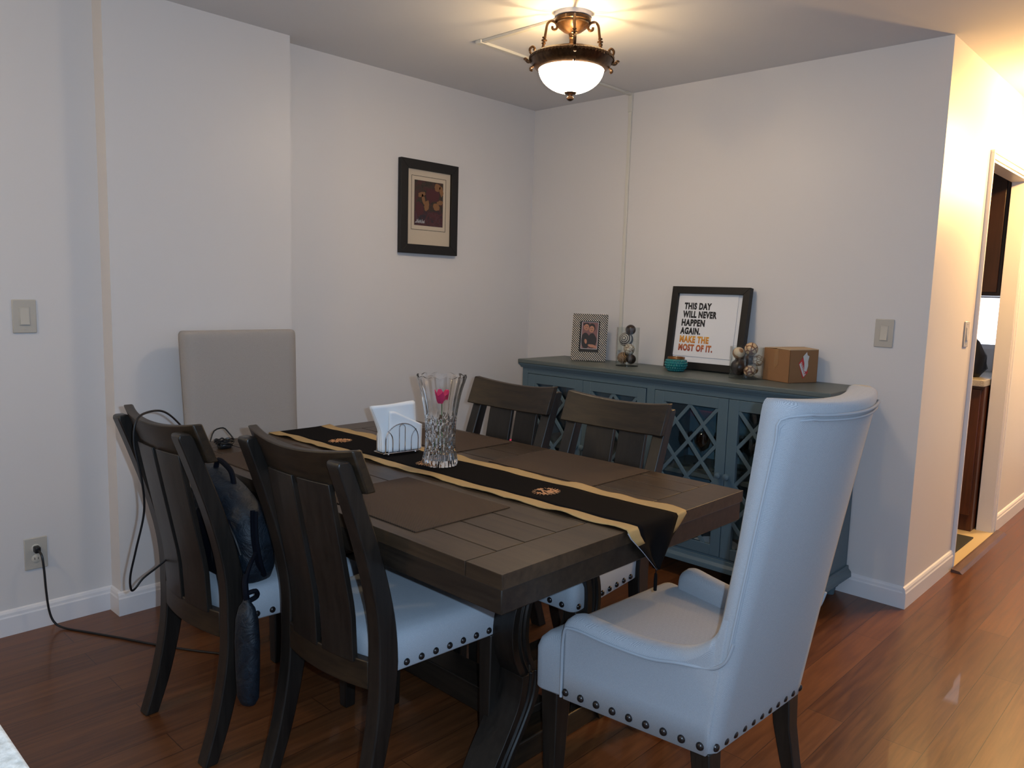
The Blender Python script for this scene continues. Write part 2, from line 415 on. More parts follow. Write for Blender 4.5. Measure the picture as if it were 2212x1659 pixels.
for k,(z,sx,sy) in enumerate([(0,.10,.15),(.04,.13,.17),(.12,.125,.165),(.2,.10,.14),(.25,.06,.10),(.265,.02,.03)]):
    rings.append([(sx*(1+.12*sin(3*a+k))*cos(a),sy*(1+.08*sin(5*a+2*k))*sin(a),z+.012*sin(4*a+k)) for a in [2*pi*j/28 for j in range(28)]])
MB().loft(rings).build('bag_body',M['bag'],bg,smooth=180)
MB().tube(cr([(-.06,-.10,.2),(-.09,-.08,.27),(-.09,0,.31),(-.08,.08,.27),(-.05,.1,.2)],6),.008,8).build('handle',M['bag'],bg)
MB().tube(cr([(-.10,-.05,.22),(-.12,-.03,.25),(-.12,.0,.24),(-.11,.01,.21)],6),.006,8).build('clasp',M['metal'],bg)

# switch plates and outlets
def plate(name,label,cat,origin,ax,kind,group=None):
    """ax: 'x' plate on a plane facing -x ; 'y' plate facing -y"""
    rz={'y':0,'x':-pi/2}[ax]
    t=thing(name,label,cat,origin,rz,group)
    # local: plate in xz plane facing -y
    MB().box((-.0395,-.006,-.062),(.0395,0,.062)).build('cover_plate',M['plate'],t,bevel=.003)
    if kind=='rocker':
        MB().box((-.018,-.0075,-.034),(.018,-.005,.034)).build('bezel',M['plate'],t,bevel=.001)
        MB().prism([(-.030,-.0075),(-.030,-.0125),(0,-.009),(.030,-.0085),(.030,-.0075)],lambda a,b,k:(-.0145+.029*k,b,a)).build('rocker',M['plate_in'],t,bevel=.0008)
    else:
        for z in (.02,-.02):
            f=MB(); f.lathe([(.0001,0),(.0165,0),(.0165,.003),(.015,.004),(.0001,.004)],24,M=Matrix.Translation((0,-.005,z))@Matrix.Rotation(pi/2,4,'X'))
            oo=f.build('socket',M['plate_in'],t)
            sl=MB(); sl.box((-.007,-.0095,z-.004),(-.005,-.0088,z+.005)); sl.box((.005,-.0095,z-.004),(.007,-.0088,z+.004)); sl.build('slot',M['black'],oo,smooth=0)
    for z in (.048,-.048):
        MB().lathe([(.0001,0),(.003,0),(.003,.001),(.0001,.0015)],12,M=Matrix.Translation((0,-.006,z))@Matrix.Rotation(pi/2,4,'X')).build('screw',M['plate'],t)
    return t
plate('light_switch','beige rocker light switch on the wall right of the sideboard','light switch',(0,-2.127,1.212),'x','rocker')
plate('light_switch','beige rocker light switch at the left edge, above the power outlet','light switch',(-2.778,0,1.207),'y','rocker')
plate('light_switch','narrow-looking rocker switch on the hall wall beside the doorway','light switch',(.608,L,1.205),'y','rocker')
plate('power_outlet','beige power outlet low on the left wall with a black plug in it','power outlet',(-2.777,0,.298),'y','outlet')

# surface raceway (cable channel)
rc=thing('cable_raceway','cream surface cable channel running down the wall and over to the lamp','cable channel',(0,0,0))
MB().box((-.012,-.722,1.03),(0,-.702,H-.09)).build('wall_run',M['raceway'],rc,bevel=.002)
MB().box((-.015,-.725,H-.1),(0,-.699,H)).box((-.07,-.722,H-.014),(0,-.700,H)).build('elbow',M['raceway'],rc,bevel=.002)
MB().box((-1.16,-.722,H-.012),(-.06,-.702,H)).build('ceiling_run',M['raceway'],rc,bevel=.002)
MB().box((-1.168,-.73,H-.015),(-1.135,-.695,H)).build('corner_cap',M['raceway'],rc,bevel=.002)
MB().box((-1.162,-1.175,H-.012),(-1.140,-.72,H)).build('lamp_run',M['raceway'],rc,bevel=.002)

# ------------------------------------------------------------------ ceiling lamp
yaw=math.atan2(R2.y,R2.x)
lp=thing('ceiling_lamp','bronze semi-flush ceiling lamp with scroll arms and lit glass bowl','ceiling lamp',(LX,LY,0),yaw)
MB().lathe([(.001,2.44),(.073,2.44),(.073,2.425),(.066,2.424),(.001,2.424)],40).build('mounting_ring',M['trim'],lp)
MB().lathe([(.001,2.424),(.068,2.424),(.072,2.418),(.070,2.408),(.064,2.404),(.066,2.396),(.058,2.388),(.036,2.372),(.016,2.364),(.012,2.352),(.001,2.352)],40).build('canopy',M['bronze'],lp)
st=MB(); st.tube([(0,0,2.36),(0,0,2.26)],.009,16); st.lathe([(.001,2.356),(.012,2.354),(.014,2.348),(.009,2.343),(.001,2.343)],16); st.tube([(0,0,2.30),(0,0,2.12)],.004,8)
for q in range(4):
    a=q*pi/2+pi/4; st.tube([(0,0,2.275),(.138*cos(a),.138*sin(a),2.275)],.003,6)
st.build('stem',M['bronze'],lp)
for q in range(4):
    a=q*pi/2
    am=MB(); f=lambda r,z:(r*cos(a),r*sin(a),z)
    am.tube(cr([f(.122,2.280),f(.113,2.32),f(.106,2.365),f(.100,2.398),f(.085,2.410),f(.068,2.404),f(.061,2.389),f(.068,2.378),f(.079,2.381),f(.080,2.390)],5),.0052,8)
    for zz,rr in ((2.325,.0085),(2.336,.0115),(2.347,.0085)):
        am.lathe([(.001,-.004),(rr,-.002),(rr,.002),(.001,.004)],12,c=(*f(.1105 if zz>2.33 else .1125,0)[:2],zz))
    am.tube(cr([f(.150,2.278),f(.163,2.288),f(.166,2.302),f(.156,2.312),f(.147,2.305),f(.151,2.297)],5),.0048,8)
    am.tube(cr([f(.160,2.285),f(.172,2.283),f(.181,2.292),f(.186,2.289)],5),[.007]*8+[.006]*5+[.008,.009,.004],8) if False else am.tube(cr([f(.158,2.258),f(.172,2.254),f(.181,2.264),f(.187,2.260)],5),.0065,8)
    am.tube(cr([f(.150,2.237),f(.160,2.231),f(.161,2.223),f(.153,2.221)],4),.005,8)
    am.build('scroll_arm',M['bronze'],lp)
rg=MB(); rg.lathe([(.126,2.282),(.148,2.284),(.160,2.277),(.167,2.271),(.168,2.264),(.164,2.259),(.160,2.253),(.154,2.243),(.142,2.231),(.130,2.225),(.126,2.229),(.126,2.282)],64,caps=False)
rp=rg
for j in range(72):   # rope pattern beads
    a=2*pi*j/72; c_=Vector((.1665*cos(a),.1665*sin(a),2.2665)); t_=Vector((-sin(a),cos(a),0))
    rp.tube([c_-t_*.004-Vector((0,0,.006)),c_+t_*.004+Vector((0,0,.005))],.0024,6)
rg.build('rim_band',M['bronze'],lp)
pr_=[]
for k in range(15):
    t=k/14*pi/2; pr_.append((.129*cos(t)+.0005,2.232-.094*sin(t)))
gbl=MB().lathe(pr_,56,caps=False).build('glass_bowl',M['bowl'],lp,smooth=180)
MB().lathe([(max(.0005,r-.003),z+.003) for r,z in pr_],56,caps=False).build('glow_blocker',M['inner'],gbl,smooth=180)  # added opaque liner, keeps the glowing bowl from lighting the ceiling
MB().lathe([(.001,2.148),(.024,2.147),(.027,2.141),(.020,2.134),(.010,2.131),(.009,2.126),(.015,2.121),(.014,2.114),(.006,2.109),(.001,2.108)],24).build('finial',M['bronze'],lp)
# other rooms' lamps
for nm,lb,p in (('ceiling_light','small dome light on the hall ceiling near the doorway',(.98,-2.78)),('ceiling_light','unseen dome light added far down the hall ceiling to brighten the hall',(2.6,-3.0)),('ceiling_light','dome light on the kitchen side ceiling at far left',(-4.35,-.95))):
    t=thing(nm,lb,'ceiling light',(*p,0))
    MB().lathe([(.001,2.44),(.09,2.44),(.09,2.42),(.001,2.42)],32).build('base',M['trim'],t)
    MB().lathe([(.012,2.42),(.011,2.39),(.001,2.389)],16).build('socket',M['trim'],t)

# ------------------------------------------------------------------ wall picture
def box_frame(t,w,h,d,fw,matl,z0=0,lip=None):
    """frame facing -y, bottom centre at origin; mitred"""
    o=[(-w/2,z0),(w/2,z0),(w/2,z0+h),(-w/2,z0+h)]; i=[(-w/2+fw,z0+fw),(w/2-fw,z0+fw),(w/2-fw,z0+h-fw),(-w/2+fw,z0+h-fw)]
    mb=MB()
    for k in range(4):
        a,b=o[k],o[(k+1)%4]; c,e=i[(k+1)%4],i[k]
        q=[a,b,c,e]
        mb.prism(q,lambda x,z,kk:(x,-d+kk*(d-.0005),z))
    return mb.build('frame',matl,t,bevel=.0015)
wp=thing('wall_picture','black framed figure painting with beige mat on the back wall','picture',(-.845,-.001,1.534))
box_frame(wp,.400,.488,.028,.048,M['blackframe'])
pb=MB().box((-.155,-.013,.046),(.155,-.010,.442)).build('mat_board',M['mat_beige'],wp,smooth=0)
ln=MB()
for a,b in (((-.120,-.0138,.126),(.120,-.0132,.128)),((-.120,-.0138,.4065),(.120,-.0132,.4085)),((-.1205,-.0138,.126),(-.1185,-.0132,.4085)),((.1185,-.0138,.126),(.1205,-.0132,.4085))): ln.box(a,b)
ln.build('border_line',M['ink'],wp,smooth=0)
pt=MB(); pt.box((-.100,-.0145,-.118),(.100,-.0132,.118))
po=pt.build('painting',M['painting'],wp,smooth=0,loc=(0,0,.268))
def blob(mb,cx,cz,rx,rz,rot=0,y=-.015,n=18,jit=.15,seed=0):
    rnd=random.Random(seed); pts=[]
    for j in range(n):
        a=2*pi*j/n; q=1+jit*(rnd.random()-.5)*2; x=rx*q*cos(a); z=rz*q*sin(a)
        pts.append((cx+x*cos(rot)-z*sin(rot),cz+x*sin(rot)+z*cos(rot)))
    mb.prism(pts,lambda a,b,k:(a,y-.0006+.0006*k,b))
oc=MB(); blob(oc,-.052,.045,.026,.013,.3,seed=1); blob(oc,-.04,.02,.010,.028,.25,seed=2); blob(oc,-.016,-.01,.016,.03,-.2,seed=3); blob(oc,.052,-.012,.022,.022,.4,seed=4); blob(oc,.078,.012,.022,.012,.1,seed=5); blob(oc,.058,.092,.02,.022,0,seed=6); blob(oc,.085,.075,.014,.03,.2,seed=7)
oc.build('painted_hands',M['ochre'],po,smooth=0)
wn=MB(); blob(wn,.01,.045,.034,.04,.2,y=-.0147,seed=8); blob(wn,.045,.05,.03,.035,0,y=-.0148,seed=9); blob(wn,-.065,-.03,.03,.035,.3,y=-.0147,seed=10)
wn.build('painted_robe',M['wine'],po,smooth=0)
sg=MB()
for x,h1 in ((-.092,.006),(-.084,.018),(-.076,.020),(-.070,.012),(-.064,.018),(-.058,.016),(-.048,.02),(-.041,.012),(-.034,.016)):
    sg.tube([(x-.003,-.0152,-.106),(x+.002,-.0152,-.106+h1),(x+.004,-.0152,-.104)],.0011,5)
sg.build('signature',M['wpaint'],po)

# ------------------------------------------------------------------ sideboard
SY0,SY1=-.335,-2.055     # body ends
SBZ=.97
sb=thing('sideboard','blue-grey sideboard with lattice glass doors against the right wall','sideboard',(0,0,0))
tp=MB(); tp.box((-.425,SY1-.022,SBZ-.022),(-.014,SY0+.022,SBZ)); tp.build('top_board',M['bluetop'],sb,bevel=.004)
prf=[(0,0),(.008,0),(.010,.008),(.018,.016),(.020,.024),(0,.024)]
mo=MB()
def rect_mold(mb,x0,x1,y0,y1,z,prof):
    pts=[(x1,y0),(x0,y0),(x0,y1),(x1,y1)]  # open at wall (x1)
    nr=[(0,1),(-1,1),(-1,-1),(0,-1)]
    mb.loft([[(p[0]+n_[0]*u,p[1]+n_[1]*u,z+w) for u,w in prof] for p,n_ in zip(pts,nr)])
rect_mold(mo,-.405,-.014,SY0,SY1,SBZ-.046,prf)
rect_mold(mo,-.405,-.014,SY0,SY1,.085,[(0,.05),(.008,.05),(.010,.035),(.022,.022),(.024,.0),(0,.0)])
mo.build('moulding',M['blue'],sb,bevel=.001)
bd=MB(); zb,zt=.085,SBZ-.022; fx=-.405
bd.box((fx+.0205,SY0-.018,zb),(-.031,SY0,zt)); bd.box((fx+.0205,SY1,zb),(-.031,SY1+.018,zt)); bd.box((-.03,SY1,zb),(-.016,SY0,zt))
bd.box((fx+.021,SY1+.0185,zb),(-.031,SY0-.0185,zb+.04)); bd.box((fx+.021,SY1+.0185,zt-.015),(-.031,SY0-.0185,zt)); ym=(SY0+SY1)/2
bd.box((fx+.022,ym-.01,zb+.041),(-.031,ym+.01,zt-.016))
# face frame
bd.box((fx,SY0-.04,zb),(fx+.02,SY0,zt)); bd.box((fx,SY1,zb),(fx+.02,SY1+.04,zt)); bd.box((fx,ym-.022,zb),(fx+.02,ym+.022,zt))
for q0,q1 in ((SY1+.04,ym-.022),(ym+.022,SY0-.04)): bd.box((fx,q0,zt-.055),(fx+.02,q1,zt)); bd.box((fx,q0,zb),(fx+.02,q1,zb+.06))
bd.build('body',[M['blue']],sb,bevel=.0012)
inn=MB(); inn.box((-.036,SY1+.02,zb+.04),(-.031,SY0-.02,zt-.016)); inn.build('back_panel',M['bluein'],sb,smooth=0)
for y0,y1 in ((SY0-.02,ym+.012),(ym-.012,SY1+.02)):
    MB().box((-.375,y1,.495),(-.037,y0,.515)).build('shelf',M['bluetop'],sb,smooth=0)
dz0,dz1=zb+.062,zt-.057
gap=.003
opens=[(SY0-.042,ym+.024),(ym-.024,SY1+.042)]
def door(y0,y1,knob_side):
    """y0>y1 ; front plane x=-.412"""
    d=MB(); xf=-.409; xb=-.388; sw=.05
    d.box((xf,y1,dz0),(xb,y1+sw,dz1)); d.box((xf,y0-sw,dz0),(xb,y0,dz1)); d.box((xf,y1+sw,dz0),(xb,y0-sw,dz0+sw)); d.box((xf,y1+sw,dz1-sw),(xb,y0-sw,dz1))
    o=d.build('door',M['blue'],sb,bevel=.0015)
    a0,a1=y1+sw,y0-sw; c0,c1=dz0+sw,dz1-sw; w=a1-a0; h=c1-c0; p=w/2; bw=.0085; lat=MB()
    sl=1.18  # steepness
    # lines z = c1 - sl*(y-yk) and mirrored
    for sgn in (1,-1):
        k=-8
        while k<12:
            ys=(a1 - k*p) if sgn>0 else (a0+k*p)
            pts=[]
            # param: starts at (ys,c1) going down: y = ys - sgn*s, z=c1 - sl*s
            s0,s1=0,h/sl
            if sgn>0: lo,hi=ys-a1,ys-a0
            else: lo,hi=a0-ys,a1-ys
            s0=max(s0,lo); s1=min(s1,hi)
            if s1-s0>.01:
                A=Vector((0,ys-sgn*s0,c1-sl*s0)); B_=Vector((0,ys-sgn*s1,c1-sl*s1)); dd=(B_-A).normalized(); nn=Vector((0,-dd.z,dd.y))*bw
                A-=dd*.006; B_+=dd*.006
                q=[A+nn,B_+nn,B_-nn,A-nn]
                lat.prism([(v.y,v.z) for v in q],lambda u,v,kk,s=sgn:(xf+(.002 if s>0 else .0025)+kk*.009,u,v))
            k+=1
    lat.build('lattice',M['blue'],o,bevel=.0012)
    MB().box((xb-.004,a0-.004,c0-.004),(xb-.001,a1+.004,c1+.004)).build('glass_pane',M['thin'],o,smooth=0)
    ky=(y1+.020) if knob_side<0 else (y0-.020)
    MB().lathe([(.0001,0),(.006,0),(.006,.010),(.013,.014),(.0165,.021),(.014,.029),(.006,.033),(.0001,.034)],24,M=Matrix.Translation((xf,ky,.535))@Matrix.Rotation(-pi/2,4,'Y')).build('knob',M['blue'],o)
for (oy0,oy1) in opens:
    mid=(oy0+oy1)/2
    door(oy0-gap,mid+gap/2,-1); door(mid-gap/2,oy1+gap,1)
for x in (-.365,-.075):
    for y in (SY0-.045,SY1+.045):
        MB().lathe([(.012,0),(.019,.001),(.020,.014),(.024,.028),(.023,.034),(.034,.046),(.040,.062),(.037,.076),(.028,.086),(.001,.087)],28,c=(x,y,0)).build('bun_foot',M['blue'],sb)
# glassware and crockery inside
def goblet():
    return [(.032,0),(.033,.003),(.006,.008),(.0045,.015),(.0045,.075),(.010,.085),(.030,.105),(.036,.130),(.034,.165),(.031,.175),(.0295,.175),(.0325,.165),(.0345,.130),(.028,.107),(.008,.088),(.0005,.086)]
gb=MB().lathe([(.0005,0)]+goblet(),24,caps=False)
g0=None
cups=[('second shelf',-.28,-1.33),('x',-.27,-1.42),('x',-.20,-1.37),('x',-.28,-1.52),('x',-.20,-1.48),('x',-.15,-1.56),('x',-.28,-1.60),('x',-.20,-1.63),('x',-.28,-1.72),('x',-.20,-1.78),('x',-.28,-1.84)]
for i,(a_,x,y) in enumerate(cups):
    lb='clear stemmed glass on the upper shelf inside the lattice sideboard'
    if g0 is None: g0=gb.build('wine_glass',M['thin'],smooth=60); g=g0
    else: g=g0.copy(); C.objects.link(g)
    g.location=(x,y,.515); tag(g,lb,'glass','stemmed glasses behind the lattice doors')
c0=None
for i,(x,y) in enumerate(((-.24,-1.0),(-.24,-1.12),(-.24,-.75))):
    if c0 is None:
        c0=MB().lathe([(.0005,0),(.03,0),(.034,.01),(.042,.09),(.044,.11),(.042,.11),(.040,.09),(.032,.012),(.0005,.008)],24,caps=False).build('drinking_glass',M['cup'],smooth=60); g=c0
    else: g=c0.copy(); C.objects.link(g)
    g.location=(x,y,.515); tag(g,'pale tumbler on the shelf inside the sideboard behind the far chairs','tumbler','tumblers in the sideboard')
tag(MB().lathe([(.0005,0),(.036,0),(.038,.01),(.038,.17),(.014,.23),(.013,.30),(.015,.305),(.0005,.306)],24).build('bottle',mat('dark_wine_bottle',(.02,.012,.01),.1,coat=.5),loc=(-.2,-1.09,.515)),'dark bottle inside the sideboard behind the second lattice door','bottle')
tag(MB().lathe([(.0005,0),(.05,0),(.11,.018),(.112,.022),(.05,.006),(.0005,.005)],32,caps=False).build('plate',M['cup'],smooth=60,loc=(-.24,-1.5,.125)),'pale plate on the bottom of the sideboard','plate')

# ------------------------------------------------------------------ things on the sideboard
def uv_ball(name,m_,c,r,parent=None):
    o=bpy.data.meshes.new(name); b=bmesh.new(); bmesh.ops.create_uvsphere(b,u_segments=28,v_segments=18,radius=r); b.to_mesh(o); b.free(); o.materials.append(m_); o.shade_smooth()
    q=bpy.data.objects.new(name,o); C.objects.link(q); q.location=c; q.rotation_euler=(random.random()*3,random.random()*3,random.random()*3)
    return q
# striped photo frame
ang=math.atan2(-.713+.533,-.130+.226)  # direction of its base line
pf=thing('photo_frame','small black and silver striped frame with a photo of a couple','photo frame',(-.180,-.618,SBZ),0)
pf.rotation_euler=(radians(-9),0,ang); pf.location=(-.184,-.628,SBZ+.002)
w_,h_=.195,.262
def hole_frame(t,name,w,h,d,l,r,b,tp_,m_,y0=0):
    mb=MB(); x0,x1=-w/2,w/2; i0,i1=x0+l,x1-r; j0,j1=b,h-tp_
    for q in ([(x0,0),(x1,0),(i1,j0),(i0,j0)],[(x1,0),(x1,h),(i1,j1),(i1,j0)],[(x1,h),(x0,h),(i0,j1),(i1,j1)],[(x0,h),(x0,0),(i0,j0),(i0,j1)]):
        mb.prism(q,lambda a,c,k:(a,y0-d+k*d,c))
    return mb.build(name,m_,t,bevel=.0008)
hole_frame(pf,'frame',w_,h_,.018,.042,.042,.048,.042,M['stripes'])
hole_frame(pf,'inner_border',.115,.178,.014,.010,.010,.020,.006,M['blackframe']).location=(0,0,.046)
ph=MB().box((-.048,-.011,.064),(.048,-.009,.22)).build('photo',mat('photo_backdrop',(.20,.09,.09),.3),pf,smooth=0)
MB().box((-.0465,-.0113,.066),(-.0445,-.011,.218)).box((.0445,-.0113,.066),(.0465,-.011,.218)).box((-.0465,-.0113,.066),(.0465,-.011,.068)).box((-.0465,-.0113,.216),(.0465,-.011,.218)).build('photo_border',M['paper'],ph,smooth=0)
skin=mat('photo_skin_tone',(.42,.19,.12),.5); dk=mat('photo_dark_clothes',(.012,.010,.013),.5)
a=MB(); blob(a,-.022,.112,.024,.045,.05,y=-.0114,jit=.04,seed=1); blob(a,.014,.112,.026,.042,-.05,y=-.0116,jit=.05,seed=2); blob(a,-.021,.203,.018,.010,0,y=-.0116,jit=.05,seed=3); blob(a,.012,.186,.019,.024,0,y=-.0114,jit=.05,seed=4); a.build('photo_clothes_and_hair',dk,ph,smooth=0)
for (u_,v_,a_,b_,r_,y_,j_,sd_,nm_) in ((-.020,.187,.015,.018,.05,-.0121,.03,5,'photo_face'),(.010,.177,.0145,.019,-.1,-.0124,.03,6,'photo_face'),(.018,.083,.028,.009,-.2,-.0121,.15,7,'photo_hands'),(-.020,.108,.007,.014,.2,-.0121,.1,8,'photo_hands')):
    a=MB(); blob(a,u_,v_,a_,b_,r_,y=y_,jit=j_,seed=sd_); fo=a.build(nm_,skin,ph,smooth=0)
a=MB()
for cx_,cz_ in ((-.020,.187),(.010,.177)):
    for dx_ in (-.005,.005): blob(a,cx_+dx_,cz_+.004,.0028,.0015,0,y=-.0131,seed=1)
    blob(a,cx_,cz_-.008,.005,.0014,0,y=-.0131,seed=2)
a.build('photo_eyes_and_mouths',dk,ph,smooth=0)
MB().prism([(0.02,.0),(.05,.0),(.0,.16)],lambda a_,b_,k:(-.012+.024*k,a_,b_)).build('easel_back',M['blackframe'],pf)

def cyl_vase(label,c,r,h):
    t=thing('glass_cylinder_vase',label,'vase',c)
    prof=[(.0005,0),(r,0),(r,h),(r-.003,h),(r-.003,.012),(.0005,.012)]
    MB().lathe(prof,48,caps=False).build('glass_wall',M['thin'],t,smooth=60); return t
cyl_vase('taller narrow glass cylinder of decorative balls beside the striped frame',(-.205,-.905,SBZ),.060,.205)
cyl_vase('wider glass cylinder of decorative balls beside the cardboard box',(-.20,-1.585,SBZ),.078,.150)
def balls(c,h0,lst,where,grp):
    for kind,dx,dy,z,r,desc in lst:
        tag(uv_ball('decorative_ball',M['b_'+kind],(c[0]+dx,c[1]+dy,SBZ+z),r),desc+' in the '+where,'ball',grp)
# view-right on this wall is -y
balls((-.205,-.905),0,[('wicker',-.005,.024,.042,.030,'tan wicker decorative ball at the bottom left'),('dark',-.005,-.029,.038,.026,'dark brown decorative ball at the bottom right'),
  ('shell',-.006,-.016,.090,.029,'cream mosaic decorative ball in the middle'),('rings',.0,.012,.141,.038,'black and cream ringed decorative ball'),('dark',-.002,-.016,.193,.027,'glossy dark decorative ball on top'),('dark',.034,.01,.066,.018,'small dark decorative ball behind the wicker ball')],'tall glass cylinder','balls in the tall glass cylinder')
balls((-.20,-1.585),0,[('dark',-.015,.028,.052,.040,'large dark brown decorative ball'),('cells',-.035,-.036,.040,.027,'cream and brown honeycomb decorative ball at the bottom'),('swirl',-.01,.038,.118,.028,'brown and cream swirled decorative ball'),
  ('cells',-.012,-.026,.142,.031,'honeycomb decorative ball on top'),('dark',.02,-.008,.090,.026,'brown decorative ball in the middle'),('shell',.025,-.045,.088,.027,'pale mosaic decorative ball at the back right'),('swirl',.048,-.012,.04,.024,'tan decorative ball at the back')],'wide glass cylinder','balls in the wide glass cylinder')

# quote frame leaning on the wall
qw,qh=.435,.425
qf=thing('quote_frame','large black frame with a motivational quote print leaning on the wall','picture',(-.095,-1.282,SBZ),-pi/2)
qf.rotation_euler=(radians(-7.5),0,-pi/2+radians(1.0)); qf.location=(-.075,-1.290,SBZ+.003)
box_frame(qf,qw,qh,.035,.036,M['blackframe'])
MB().box((-.184,-.012,.034),(.184,-.008,.391)).build('backing_board',M['paper'],qf,smooth=0)
pp=MB().box((-.184,-.016,.066),(.153,-.0135,.391)).build('print_sheet',M['paper'],qf,smooth=0)
# lettering
gm=mat('orange_to_red_ink',(.5,.2,.05),.6); nn_=N(gm); zc=nn_.sep(nn_.coord())[2]
nn_.color(nn_.ramp(nn_.math('DIVIDE',nn_.math('SUBTRACT',zc,.085),.085),[(0,(.20,.02,.03)),(.35,(.42,.10,.03)),(1,(.70,.33,.03))]))
def text(s_,matl,parent,x,z,w,h,y,name='lettering',off=.02,shear=0,roty=0,R=None):
    cu=bpy.data.curves.new(name,'FONT'); cu.body=s_; cu.offset=off; cu.shear=shear; cu.space_character=1.12; cu.resolution_u=4
    o=bpy.data.objects.new(name,cu); C.objects.link(o)
    me=bpy.data.meshes.new_from_object(o.evaluated_get(bpy.context.evaluated_depsgraph_get()))
    bpy.data.objects.remove(o); bpy.data.curves.remove(cu)
    xs=[v.co.x for v in me.vertices]; ys=[v.co.y for v in me.vertices]
    x0,x1,y0,y1=min(xs),max(xs),min(ys),max(ys)
    for v in me.vertices:
        a=(v.co.x-x0)/(x1-x0)*w; b=(v.co.y-y0)/(y1-y0)*h
        if roty: a,b=a*cos(roty)-b*sin(roty),a*sin(roty)+b*cos(roty)
        P=Vector((x+a,y,z+b)); v.co=(R@P) if R else P
    me.materials.clear(); me.materials.append(matl)
    q=bpy.data.objects.new(name,me); C.objects.link(q); q.parent=parent; return q
OW,OH=.363,.353; ox=-.1815; ot=.389
rows=[('THIS DAY',.10,.43,0),('WILL NEVER',.09,.535,0),('HAPPEN',.085,.37,0),('AGAIN.',.08,.32,0),('MAKE THE',.085,.462,1),('MOST OF IT.',.08,.54,1)]
for k,(s_,l_,ww,g_) in enumerate(rows):
    ztop=ot-OH*(.128+.122*k); hh=OH*.103
    text(s_,gm if g_ else M['ink'],pp,ox+OW*l_,ztop-hh,OW*ww,hh,-.0164,off=.06)
# teal bowl
tb=thing('candle_bowl','small teal hobnail bowl with bronze rim in front of the quote frame','bowl',(-.215,-1.212,SBZ))
pr_=[(.0005,0),(.030,0),(.046,.014),(.054,.034),(.052,.050),(.044,.060),(.040,.066)]
bm_=MB().lathe(pr_,40,caps=False)
prof_s=scurve([(a,b) for a,b in pr_[1:6]],4)
row=0
for zz in (.008,.019,.031,.043,.054):
    rr=None
    for (a,b),(c,d) in zip(pr_[1:],pr_[2:]):
        if b<=zz<=d: rr=a+(c-a)*(zz-b)/(d-b)
    nb=25
    for j in range(nb):
        a=2*pi*(j+.5*(row%2))/nb; px=Matrix.Translation((rr*cos(a),rr*sin(a),zz))
        bm_.lathe([(.0005,-.0058),(.004,-.004),(.0058,0),(.004,.004),(.0005,.0058)],8,M=px)
    row+=1
bm_.build('bowl_body',M['teal'],tb,smooth=60)
MB().lathe([(.042,.062),(.044,.070),(.042,.073),(.036,.072),(.035,.05),(.0005,.045)],40,caps=False).build('bronze_rim',M['brassrim'],tb,smooth=60)
# cardboard box : base corners A(near-left) B(near) C_(right)
bx=thing('cardboard_box','brown cardboard box with red and white stickers, right end of sideboard','box',(-.222,-1.805,SBZ))
bx.rotation_euler=(0,0,math.atan2(.150,.055)-pi/2+pi/2)
# local frame: +X along left-near edge direction towards (-.165,-1.655), +Y... build in world offsets instead
bx.rotation_euler=(0,0,0)
e1=Vector((.058,.152,0)); e2=Vector((.150,-.030,0)); e2=Vector((e1.y,-e1.x,0)).normalized()*.175; hB=.150
MXB=Matrix((e1.normalized(),e2.normalized(),Vector((0,0,1)))).transposed().to_4x4()
l1=e1.length; l2=e2.length
cb=MB(); t_=.004
cb.box((0,0,0),(l1,t_,hB),0,MXB); cb.box((0,l2-t_,0),(l1,l2,hB),0,MXB); cb.box((0,0,0),(t_,l2,hB),0,MXB); cb.box((l1-t_,0,0),(l1,l2,hB),0,MXB); cb.box((0,0,0),(l1,l2,t_),0,MXB)
cb.build('carton',M['cardboard'],bx,bevel=.0015)
fl=MB(); 
fl.add([(0,0,hB),(0,l2,hB),(l1*.5,l2,hB+.004),(l1*.5,0,hB+.002),(0,0,hB+.003),(0,l2,hB+.003),(l1*.5,l2,hB+.008),(l1*.5,0,hB+.006)],[(3,2,1,0),(4,5,6,7),(0,1,5,4),(1,2,6,5),(2,3,7,6),(3,0,4,7)],0,MXB)
fl.add([(l1,0,hB),(l1,l2,hB),(l1*.52,l2,hB+.006),(l1*.52,0,hB+.004),(l1,0,hB+.003),(l1,l2,hB+.003),(l1*.52,l2,hB+.009),(l1*.52,0,hB+.007)],[(3,2,1,0),(4,5,6,7),(0,1,5,4),(1,2,6,5),(2,3,7,6),(3,0,4,7)],0,MXB)
fl.build('top_flaps',M['cardedge'],bx,smooth=0)
# right face sits at local x=0 plane spanning local y
def onface(u,w,d): return MXB@Vector((-d,u,w))
rs=MB(); rs.prism([(.055,.090),(.085,.125),(.115,.048),(.085,.020)],lambda a,b,k:onface(a,b,.0006+.0005*k)); 
so=rs.build('red_sticker',M['red'],bx,smooth=0)
ws=MB(); ws.prism([(.058,.086),(.072,.098),(.101,.040),(.088,.028)],lambda a,b,k:onface(a,b,.0013+.0004*k)); wo=ws.build('sticker_label',M['stickerwhite'],so,smooth=0)
MF=Matrix(((0,-1,0,0),(1,0,0,0),(0,0,1,0),(0,0,0,1)))
text('FRAGILE',M['red'],so,.066,.090,.058,.010,0,name='sticker_lettering',roty=radians(-64),off=.03,R=MXB@Matrix.Translation((-.0020,0,0))@MF)
ws=MB(); ws.prism([(.078,.122),(.100,.142),(.104,.128),(.116,.122),(.110,.100),(.112,.078),(.104,.052),(.090,.056),(.088,.09)],lambda a,b,k:onface(a,b,.0019+.0004*k)); ws.build('white_sticker',M['stickerwhite'],bx,smooth=0)
tpz=MB(); tpz.prism([(.070,.1505),(.098,.1505),(.098,.085),(.090,.06),(.070,.08)],lambda a,b,k:MXB@Vector((a,-.0006-.0003*k,b))); tpz.build('packing_tape',M['tape'],bx,smooth=0)

